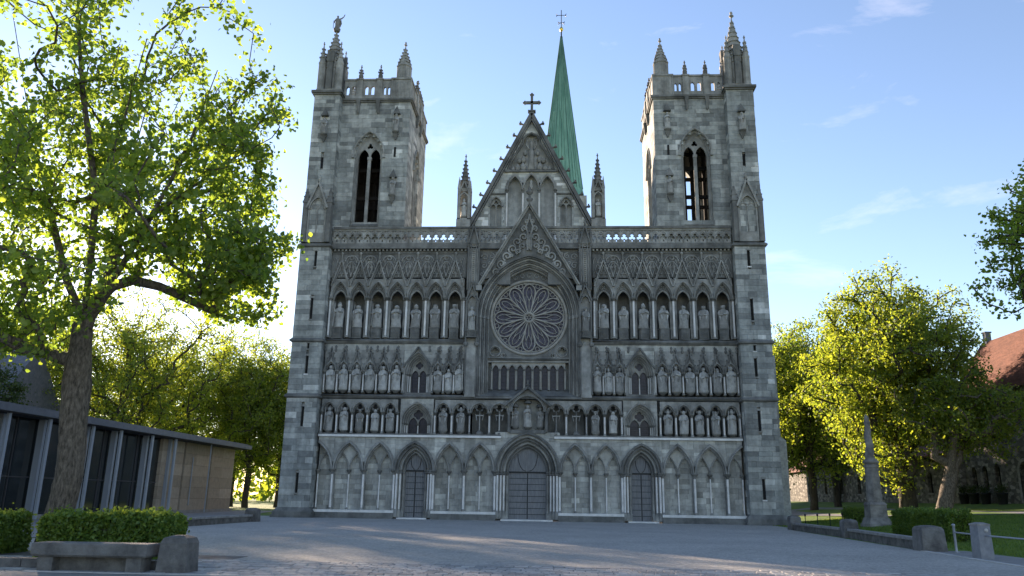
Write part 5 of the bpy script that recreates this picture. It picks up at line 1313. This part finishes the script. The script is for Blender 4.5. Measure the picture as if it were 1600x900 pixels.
def make_tree(name, label, loc, H, clear, rad, lean=(0, 0), n_attr=420, leaves=70, leaf=.24, sig=.42, lm='leafB', bm='bark2', tr=.35, seed=1, kind=1, rz=0, group=None, cz=None, skel=None, filt=None, attr=None, ex=.42):
    r = np.random.default_rng(seed); t = thing(name, label, 'tree', loc, rz, group)
    if skel is None:
        fk = clear; pts = [(0,0,-.2),(0,0,0)]; par = [-1,0]
        nn = max(3, int(fk/.9))
        for k in range(1, nn+1): pts.append((lean[0]*k/nn*.5+r.normal()*.04, lean[1]*k/nn*.5+r.normal()*.04, fk*k/nn)); par.append(len(pts)-2)
        top = len(pts)-1; nl = 4
        for k in range(nl):
            a = k*2*PI/nl+r.uniform(-.4, .4); pv = top-(k % 2); m_ = 6
            for q in range(1, m_+1):
                f = q/m_; pts.append((pts[top][0]+math.cos(a)*rad[0]*.42*f**1.1+r.normal()*.12, pts[top][1]+math.sin(a)*rad[1]*.42*f**1.1+r.normal()*.12, pts[top][2]+(H-fk)*.55*f)); par.append(pv); pv = len(pts)-1
        for q in range(1, 8): pts.append((r.normal()*.15, r.normal()*.15, fk+(H-fk)*.7*q/7)); par.append(top if q == 1 else len(pts)-2)
    else: pts, par = skel
    czz = cz if cz is not None else (H+clear*.55)/2
    A = ellipsoid_pts(n_attr, (lean[0], lean[1], czz), rad, r) if attr is None else attr
    if filt is not None: A = A[filt(A)]
    A = A[A[:, 2] > clear*.35]
    P, par, tips = grow(pts, par, A, r=r)
    R = radii(P, par, ex=ex); R = R*(tr/R[1]); R = np.maximum(R, .008)
    R[0] = R[1]*1.3; R[1] *= 1.12
    branch_mesh(P, par, R, 'trunk', bm, t)
    tp = P[tips]; pp = P[[par[k] for k in tips]]
    C = np.concatenate([tp, tp*.5+pp*.5, pp]); C = np.repeat(C, max(1, leaves//3), 0); C = C+r.normal(size=C.shape)*np.array([sig, sig, sig*.7])
    V, L, c = leaf_cloud(C, leaf, .5, kind, .35, r); np_mesh('crown', V, L, c, M[lm], t)
    return t
def copy_tree(t, loc, rz, sc, label, group=None):
    o = t.copy(); COL.objects.link(o); o.location = loc; o.rotation_euler = (0, 0, rz); o.scale = sc; o['label'] = label
    for ch in t.children: c = ch.copy(); COL.objects.link(c); c.parent = o
    return o
def gz(x, y): return float(gh(np.array(float(x)), np.array(float(y))))

# --- big foreground maple on the left
BX, BY = -12.0, -36.6
def loc3(px, py, dy=0): p = atY(px, py, BY+dy); return (p[0]-BX, dy, p[2])
sk, pr = [(0,0,-.2),(0,0,0)], [-1,0]
def limb(start, pts):
    pv = start
    for p in pts: sk.append(p); pr.append(pv); pv = len(sk)-1
    return pv
def interp(pp, m):
    out = []
    for a, b in zip(pp[:-1], pp[1:]):
        for q in range(1, m+1): out.append(tuple(a[i]+(b[i]-a[i])*q/m for i in range(3)))
    return out
tk = interp([(0,0,0), loc3(108,740), loc3(116,640), loc3(126,545), loc3(131,500)], 4); e_tr = limb(1, tk); n_tr = e_tr
lowf = 1+9
def lm_(start, pp, m=3): return limb(start, interp([sk[start]]+pp, m))
lm_(lowf+2, [loc3(60,548,-.4), loc3(0,525,-1.), loc3(-80,500,-1.6)])
a = lm_(e_tr, [loc3(105,440,.3), loc3(78,330,.8)]); lm_(a, [loc3(45,180,1.5), loc3(20,20,2)]); lm_(a, [loc3(20,260,-1), loc3(-60,160,-2)])
a = lm_(e_tr, [loc3(142,400,-.6), loc3(150,300,-1.4)]); lm_(a, [loc3(130,150,-2), loc3(120,20,-2.4)]); lm_(a, [loc3(190,200,-2.4), loc3(230,60,-3)])
a = lm_(e_tr-1, [loc3(168,440,.8), loc3(198,330,1.2)]); lm_(a, [loc3(215,220,1.8), loc3(240,130,2), loc3(290,40,2.4)]); lm_(a, [loc3(280,260,2.4), loc3(345,130,3)])
a = lm_(e_tr-1, [loc3(165,455,-.3), loc3(200,400,-.6), loc3(235,340,-.9)]); lm_(a, [loc3(290,300,-1.3), loc3(360,250,-1.6), loc3(425,215,-1.8)]); lm_(a, [loc3(290,240,-.6), loc3(340,110,-.4)])
hr = np.random.default_rng(11)
XM = [(-400,330),(-100,380),(0,392),(60,402),(110,415),(150,448),(185,455),(215,408),(265,420),(300,440),(340,440),(380,464),(420,425),(455,425),(490,438),(505,400),(525,250),(545,60),(560,20)]
def hero_filt(A):
    u, v = proj_np(A+np.array([BX, BY, 0])); lim = np.interp(v, [p[0] for p in XM], [p[1] for p in XM])
    ok = (u < lim-4) & ((v < 470+50*np.sin(u*.02)) | (u < 90)) & (v < 560)
    # light gaps in the crown
    g = np.sin(u*.031+v*.017+1.3)*np.cos(v*.043-u*.012); return ok & (g > -.78)
A = np.concatenate([ellipsoid_pts(690, (-.6, 0, 11.0), (7.6, 6.4, 8.0), hr, .5), ellipsoid_pts(90, (3.2, 0, 8.8), (3.4, 3.6, 2.6), hr, .6), ellipsoid_pts(70, (5.0, 0, 8.0), (1.8, 2.4, 1.5), hr, .6), ellipsoid_pts(60, (4.6, 0, 12.2), (2.0, 2.6, 2.2), hr, .6), ellipsoid_pts(110, (-4, 0, 6.4), (5, 4, 1.2), hr, .6)])
make_tree('maple_tree', 'large leafy maple with thick trunk at left, rising behind the stone bench', (BX, BY, 0), 19, 5.5, (7.5, 6.5, 8), attr=A, filt=hero_filt, skel=(sk, pr), leaves=48, leaf=.142, sig=.24, lm='leafA', bm='bark', tr=.36, seed=5, kind=2, ex=.52)

# --- prototypes of the park trees, then copies
tA = make_tree('linden_tree', 'broad backlit linden behind the glass building, nearest its roof', (-45.5, 26, 0), 25, 6, (11, 10, 9.5), n_attr=900, leaves=45, leaf=.26, sig=.5, lm='leafB', tr=.5, seed=21, group='park trees')
tB = make_tree('linden_tree', 'slim linden beside the left tower, left of its twin trunk', (-35.5, 38, 0), 21, 5, (6.0, 6.0, 8.2), n_attr=640, leaves=45, leaf=.25, sig=.48, lm='leafB', tr=.36, seed=22, group='park trees')
tC = make_tree('linden_tree', 'tall round-crowned tree right of the cathedral with dark forking trunk', (29.6, 6, gz(29.6, 6)), 19.6, 4.5, (6.6, 6.6, 8.2), n_attr=900, leaves=78, leaf=.22, sig=.46, lm='leafB', tr=.62, seed=23, group='park trees')
TG = 'park trees'
copy_tree(tB, (-33.0, 42, 0), 2.0, (.95,.95,.95), 'slim linden with dark trunk immediately left of the left tower', TG)
copy_tree(tA, (-56, 55, 0), 5., (1.0,1.0,.95), 'distant broad tree between slate roof and lindens', TG)
copy_tree(tA, (-40, 44, 0), 1.2, (.95,.95,.98), 'leafy tree behind the end of the glass building, under the maple boughs', TG)
copy_tree(tA, (-60, 30, 0), 2.6, (1,1,1.0), 'dense tree far left, seen under the maple limb', TG)
make_tree('linden_tree', 'low spreading tree with pale leaning trunk in front of the stone house', (29.9, 1, gz(29.9, 1)), 9.5, 3.2, (4.4, 4.0, 2.9), lean=(2.2, 0), n_attr=300, leaves=60, leaf=.2, sig=.4, lm='leafB', bm='bark', tr=.5, seed=51, cz=7.0, group='park trees')
copy_tree(tB, (26.8, 20, gz(26.8, 20)), 1.5, (.95,.95,.9), 'slim tree right of the right tower, second from the tower', TG)
copy_tree(tB, (25.0, 24, gz(25, 24)), 3.5, (.9,.9,.95), 'slim tree immediately right of the right tower', TG)
copy_tree(tA, (38, 46, gz(38, 46)), 3.1, (.9,.9,.8), 'tree in the background between the slim and round trees at right', TG)
copy_tree(tA, (29, 52, gz(29, 52)), 1.9, (1,1,.9), 'distant tree just right of the right tower, behind the slim trees', TG)
copy_tree(tB, (32.5, 30, gz(32.5, 30)), 5.1, (1,1,.9), 'tree behind the monument at right', TG)
tD = make_tree('maple_tree', 'leafy branches of a tree reaching in from the right edge', (30.0, -19.5, gz(30.0, -19.5)), 18, 7.0, (5.9, 5.6, 6.2), n_attr=440, leaves=42, leaf=.18, sig=.28, lm='leafA', tr=.36, seed=31, kind=2, cz=13.2)
tE = make_tree('yew_tree', 'dark evergreen tree at the left edge above the glass roof', (-46, 2, 0), 14, 1.5, (4.5, 4.5, 6.2), n_attr=420, leaves=90, leaf=.22, sig=.4, lm='leafC', tr=.3, seed=41, cz=7.4)

# --- hedges
def hedge(label, x0, x1, y0, y1, z0, z1, n, seed, rz=0):
    r = np.random.default_rng(seed); cx, cy = (x0+x1)/2, (y0+y1)/2; a, b, h = (x1-x0)/2, (y1-y0)/2, z1-z0
    t = thing('hedge', label, 'hedge', (cx, cy, z0), rz)
    mb = MB(); mb.frustum(0, 0, 0, h-.12, a-.13, b-.13, a-.14, b-.14); mb.build('twigs', M['bark2'], t)
    areas = np.array([2*a*2*b, 2*a*h, 2*a*h, 2*b*h, 2*b*h]); k = r.choice(5, n, p=areas/areas.sum()); u, v = r.uniform(-1, 1, n), r.uniform(0, 1, n)
    X = np.where(k == 0, u*a, np.where(k < 3, u*a, np.where(k == 3, -a, a))); Y = np.where(k == 0, (v*2-1)*b, np.where(k == 1, -b, np.where(k == 2, b, u*b))); Z = np.where(k == 0, h, v*h)
    C = np.stack([X, Y, Z], 1)
    wob = .05*np.sin(C[:, 0]*4.1+seed)*np.cos(C[:, 1]*3.3)+.04*np.sin(C[:, 2]*6+C[:, 0]*2.3)
    nrm = np.zeros((n, 3)); nrm[k == 0, 2] = 1; nrm[k == 1, 1] = -1; nrm[k == 2, 1] = 1; nrm[k == 3, 0] = -1; nrm[k == 4, 0] = 1
    C += nrm*(wob-.03+np.abs(r.normal(size=n))*.05-.06*r.uniform(0, 1, n))[:, None]; ed = np.maximum(0, np.abs(C[:, 0])/a-.93); C[:, 2] -= np.where(C[:, 2] > h*.8, ed*.8, 0)
    so_ = r.uniform(0, 1, n) < .05; C[so_] += nrm[so_]*r.uniform(.02, .16, so_.sum())[:, None]
    V, L, c = leaf_cloud(C, .085, .6, 1, .4, r); np_mesh('foliage', V, L, c, M['hedge'], t); return t
hedge('clipped green hedge right of the maple trunk behind the bench', -10.85, -7.85, -39.0, -37.4, 0, 1.04, 26000, 1)
hedge('clipped green hedge at the left edge, left of the maple trunk', -17.2, -12.45, -38.3, -36.9, 0, 1.06, 26000, 2)
hedge('clipped boxy hedge behind the broad stone post at right', 18.9, 19.9, -22.8, -16.9, gz(19.2,-20)-.02, 1.3, 30000, 3)
hedge('small low hedge behind the monument column', 21.8, 24.0, -3.4, -1.8, gz(22.5,-2.5)-.05, gz(22.5,-2.5)+.85, 12000, 4)

# grass blades on the right lawn
gr = np.random.default_rng(9); n = 90000; GXY = np.stack([gr.uniform(17.3, 34, n), gr.uniform(-35, 4, n)], 1)
d_ = np.min([np.hypot(GXY[:, 0]-a, GXY[:, 1]-b) for a, b in fine[::2]], 0); GXY = GXY[d_ > 3.5]; n = len(GXY)
B0 = np.stack([GXY[:, 0], GXY[:, 1], gh(GXY[:, 0], GXY[:, 1])-.025], 1); an = gr.uniform(0, 2*PI, n); dx = np.stack([np.cos(an), np.sin(an), 0*an], 1)*.022
tipv = B0+np.stack([gr.normal(0, .03, n), gr.normal(0, .03, n), gr.uniform(.05, .11, n)], 1)
V = np.stack([B0-dx, B0+dx, tipv], 1).reshape(-1, 3); tag(np_mesh('grass', V, np.arange(3*n), np.full(n, 3), M['hedge']), 'short mown green grass on the lawn at right', 'grass', kind='stuff')
# far wood on the horizon
fr = np.random.default_rng(12); n = 26000; ang = fr.uniform(-1.5, 1.5, n); dist = fr.uniform(150, 190, n)
C = np.stack([np.sin(ang)*dist, np.cos(ang)*dist-20, np.abs(fr.normal(0, 1, n))*0+fr.uniform(0, 1, n)**.8*(9+3*np.sin(ang*9)+2.5*np.sin(ang*23))], 1)
V, L, c = leaf_cloud(C, 1.5, .4, 1, .4, fr); tag(np_mesh('far_wood', V, L, c, M['leafB']), 'distant belt of trees on the horizon', 'wood', kind='stuff')

# ------------------------------------------------------------------ glass pavilion on the left
M['zinc'] = mat('zinc_fascia', (.11,.125,.155), .45, (.15,.165,.195), 2, .05, 10, metal=.3)
M['fin'] = mat('blue_grey_metal', (.29,.33,.39), .45, metal=.2)
M['glass'] = mat('dark_glass', (.014,.018,.02), .07, spec=.6)
M['clad'] = mat('stone_cladding', (.36,.36,.36), .85, (.6,.6,.6), 2.5, .25, 20, rnd=[(0,(.26,.215,.165)),(1,(.37,.31,.245))])
M['soffit'] = mat('dark_soffit', (.05,.05,.055), .8)
PV = thing('glass_pavilion', 'low flat-roofed glass and stone building with slim blue-grey columns', 'building', (-28.0, 0, 0))
mb = MB(); mb.box(-14, 0, -40, 19.0, 5.86, 6.24); mb.build('roof_slab', M['zinc'], PV)
MB().box(-13.8, -.2, -39.8, 18.8, 5.80, 5.858).build('soffit', M['soffit'], PV)
MB().box(-13.7, -.3, -39.7, 18.7, 6.24, 6.34).build('roof_edge', M['zinc'], PV)
MB().box(-13, -1.0, -39, 18.0, 0, .22).build('floor_slab', M['pave'], PV)
for y in (-36,-31,-26,-21,-16.2,-12.5,-7.9,-4.45,0,3.8): MB().box(-.5, -.36, y-.11, y+.11, 0, 5.8).build('column', M['fin'], PV); MB().box(-1.35, -.98, y+.32, y+.56, .2, 5.8).build('fin', M['fin'], PV)
MB().box(-.45, -.37, 10.45, 10.53, 0, 5.8).build('column', M['fin'], PV)
MB().box(-9, -8.8, -39, 18, .2, 5.8).build('rear_wall', M['clad'], PV)
yy = -37.0
while yy < 3.0:
    MB().box(-1.5, -1.46, yy+.03, yy+2.27, .22, 5.8).build('glass_pane', M['glass'], PV); MB().box(-1.55, -1.4, yy-.03, yy+.03, .22, 5.8).build('mullion', M['soffit'], PV); MB().box(-1.45, -1.42, yy+.03, yy+2.27, 2.35, 2.42).build('glazing_bar', M['soffit'], PV); yy += 2.3
for k, (y0, y1) in enumerate(((3.3,5.1),(5.3,7.2),(7.4,9.6),(9.7,12.6),(12.7,15.2),(15.25,18.0))):
    for j in range(6): MB().box(-1.6, -1.2-(.06 if k % 2 else 0), y0, y1-.02, .22+j*.93, .22+(j+1)*.93-.015).build('cladding_panel', M['clad'], PV)
MB().box(-12.8, -1.7, 17.4, 17.9, .2, 5.8).build('end_wall', M['clad'], PV)
MB().box(-1.14, -1.08, 8.7, 8.78, .6, 4.6).build('downlight_strip', M['fin'], PV)
# slate-roofed house far behind
M['slate'] = mat('slate_roof', (.075,.085,.105), .6, (.13,.14,.165), 4, .3, 9)
M['plaster'] = mat('pale_plaster', (.42,.41,.39), .9, (.5,.49,.46), 2)
HS = thing('slate_house', 'grey slate-roofed house glimpsed behind the maple trunk', 'house', (-58, 16, 0))
MB().box(-8, 8, -5, 5, 0, 9).build('wall', M['plaster'], HS); mb = MB(); mb.add([(-8.6,-5.6,8.8),(8.6,-5.6,8.8),(8.6,5.6,8.8),(-8.6,5.6,8.8),(-8.6,0,15.5),(8.6,0,15.5)], [(0,1,5,4),(2,3,4,5),(0,4,3),(1,2,5),(0,3,2,1)]); mb.build('roof', M['slate'], HS)
for k in range(5): MB().box(-6.8+k*3-.5, -6.8+k*3+.5, -5.08, -4.98, 5.5, 7.2).build('window', M['glass'], HS)
for k in range(5):
    f = MB(); x = -6.8+k*3
    f.box(x-.6, x+.6, -5.12, -5.0, 5.3, 5.48); f.build('sill', M['kerb'], HS)

# ------------------------------------------------------------------ stone range with the red roof on the right: its long side faces the cathedral
def rubble(name, scale):
    m = bpy.data.materials.new(name); m.use_nodes = True; n, l = m.node_tree.nodes, m.node_tree.links; b = n['Principled BSDF']; b.inputs['Roughness'].default_value = .95
    g = n.new('ShaderNodeNewGeometry'); mp = n.new('ShaderNodeMapping'); mp.inputs['Scale'].default_value = (1, 1, 1.7); l.new(g.outputs['Position'], mp.inputs[0])
    v = n.new('ShaderNodeTexVoronoi'); v.inputs['Scale'].default_value = scale; e = n.new('ShaderNodeTexVoronoi'); e.feature = 'DISTANCE_TO_EDGE'; e.inputs['Scale'].default_value = scale
    l.new(mp.outputs[0], v.inputs['Vector']); l.new(mp.outputs[0], e.inputs['Vector'])
    s_ = n.new('ShaderNodeSeparateColor'); l.new(v.outputs['Color'], s_.inputs[0]); r = n.new('ShaderNodeValToRGB'); el = r.color_ramp.elements
    el[0].color = (.065,.06,.052, 1); el[1].color = (.30,.285,.255, 1); q = el.new(.6); q.color = (.14,.13,.113, 1); l.new(s_.outputs[0], r.inputs[0])
    r2 = n.new('ShaderNodeValToRGB'); r2.color_ramp.elements[0].position = .02; r2.color_ramp.elements[1].position = .07; l.new(e.outputs['Distance'], r2.inputs[0])
    x = n.new('ShaderNodeMixRGB'); x.inputs[1].default_value = (.13,.125,.115, 1); l.new(r2.outputs[0], x.inputs[0]); l.new(r.outputs[0], x.inputs[2]); l.new(x.outputs[0], b.inputs['Base Color'])
    bp = n.new('ShaderNodeBump'); bp.inputs['Strength'].default_value = .9; bp.inputs['Distance'].default_value = .06; l.new(r2.outputs[0], bp.inputs['Height']); l.new(bp.outputs[0], b.inputs['Normal']); return m
M['rubble'] = rubble('rubble_wall', 2.1)
M['tile'] = mat('red_roof_tile', (.12,.046,.032), .8, (.215,.088,.06), 1.2, .5, 8, stretch=(1,1,4))
GH = 1.85
HX = 39.5
HO = thing('stone_house', 'old rubble-stone house with steep red tiled roof at the right edge', 'house', (HX, 0, GH))
TX = lambda u, d, z: (d, u, z)
he = 11.6-GH; Y0h, Y1h = -14.0, 16.5
wins = [(7.6,7.4,.5,1.5,0),(2.0,7.4,.5,1.5,0),(12.6,7.4,.5,1.5,0),(15.0,1.0,.42,1.6,1),(13.2,1.0,.42,1.6,1),(11.2,1.1,.42,1.6,1),(2.4,1.0,.42,1.6,1)]
dy_ = 7.2
def opening(c, z, w, h, ar): return [(c-w, z), (c+w, z), (c+w, z+h)]+(arch(c, z+h, w, w*1.15, 5)[::-1][1:-1] if ar else [])+[(c-w, z+h)]
mb = MB(TX); mb.plate([(Y0h, -1.5), (Y1h, -1.5), (Y1h, he), (Y0h, he)], 0, .7, [opening(*w) for w in wins]+[opening(dy_, .05, .75, 2.3, 1)]); mb.build('wall', M['rubble'], HO)
mb = MB(); mb.box(.7, 6.6, Y1h-.7, Y1h, -1.5, he); mb.box(.7, 6.6, Y0h, Y0h+.7, -1.5, he); mb.box(5.9, 6.6, Y0h+.7, Y1h-.7, -1.5, he); mb.plate([(0, he), (6.6, he), (3.3, he+4.4)], Y1h-.6, Y1h-.05); mb.plate([(0, he), (6.6, he), (3.3, he+4.4)], Y0h+.05, Y0h+.6); mb.build('wall', M['rubble'], HO)
for c, z, w, h, ar in wins:
    wd = MB().box(.35, .4, c-w, c+w, z, z+h+(w*1.15 if ar else 0)).build('window', M['glass'], HO)
    MB().box(.26, .34, c-.045, c+.045, z, z+h).build('mullion', M['kerb'], wd); MB().box(-.09, .2, c-w-.12, c+w+.12, z-.15, z).build('sill', M['coping'], wd)
dr = MB().box(.4, .46, dy_-.75, dy_+.75, .05, 3.3).build('door', M['iron'], HO)
mb = MB(TX); mb.band(arch(dy_, 2.35, .75, .86, 7), arch(dy_, 2.35, .75, .86, 7, .25), -.05, .1); mb.box(dy_-1.0, dy_-.75, -.05, .1, 0, 2.35); mb.box(dy_+.75, dy_+1.0, -.05, .1, 0, 2.35); mb.build('door_surround', M['coping'], dr)
def pitched(y0, y1, e0, ze, xr, zr, t=.22):
    mb = MB(); a = [(e0, ze), (xr, zr), (2*xr-e0, ze)]
    vs = [(x, y, z+o) for y in (y0, y1) for o in (0, t) for x, z in a]
    return mb.add(vs, [(0,1,7,6),(1,2,8,7),(3,9,10,4),(4,10,11,5),(0,6,9,3),(2,5,11,8),(0,3,4,1),(1,4,5,2),(6,7,10,9),(7,8,11,10)])
zr = he+4.7
rf = pitched(Y0h-.4, Y1h+.35, -.55, he-.75, 3.3, zr).build('roof', M['tile'], HO)
for k in range(46):
    f = (k+.4)/46; MB().bar((-.55+3.85*f-.02, Y0h-.42, he-.53+(zr-he+.75)*f), (-.55+3.85*f-.02, Y1h+.37, he-.53+(zr-he+.75)*f), .05, .07, up=(1,0,0)).build('tile_course', M['tile'], rf)
mb = MB(); mb.box(3.05, 3.55, Y1h-.9, Y1h-.4, zr-.4, zr+1.0); mb.box(2.98, 3.62, Y1h-.97, Y1h-.33, zr+1.0, zr+1.12); mb.build('chimney', M['slate'], rf)
WG = thing('house_wing', 'low rubble-stone wing with red eaves behind the tree trunks at right', 'house', (HX-.5, 0, 1.7))
W1 = 70.0; wy = [18.6, 22.5, 27, 31.5, 36, 41, 47, 53, 60]
mb = MB(TX); mb.plate([(Y1h+.02, -1.5), (W1, -1.5), (W1, 4.6), (Y1h+.02, 4.6)], 0, .6, [opening(y, 1.0, .5, 1.5, 1) for y in wy]); mb.build('wall', M['rubble'], WG)
for y in wy: w_ = MB().box(.3, .35, y-.5, y+.5, 1.0, 3.1).build('window', M['glass'], WG); MB().box(-.07, .2, y-.6, y+.6, .86, 1.0).build('sill', M['coping'], w_)
MB().box(8, 8.6, Y1h+.02, W1, -1.5, 4.6).build('wall', M['rubble'], WG)
pitched(Y1h+.37, W1+.4, -.6, 4.3, 4.3, 7.6).build('roof', M['tile'], WG)
# planters along the house
for k, x in enumerate((15.8, 14.1, 12.2, 9.6)):
    t = thing('planter', '%s of the dark planters along the stone house wall' % ['leftmost','second','third','rightmost'][k], 'planter', (HX-.75, x, gz(HX-.75, x)))
    MB().lathe([(.34,-.05),(.42,.75),(.46,.78),(.46,.9),(.38,.9)], 0, 0, 10).build('pot', M['iron'], t)
    r = np.random.default_rng(60+k); V, L, c = leaf_cloud(np.array([0,0,1.15])+r.normal(size=(260, 3))*np.array([.22,.22,.2]), .14, .4, 1, .3, r); tag(np_mesh('plant', V, L, c, M['leafC'], t), kind='stuff')
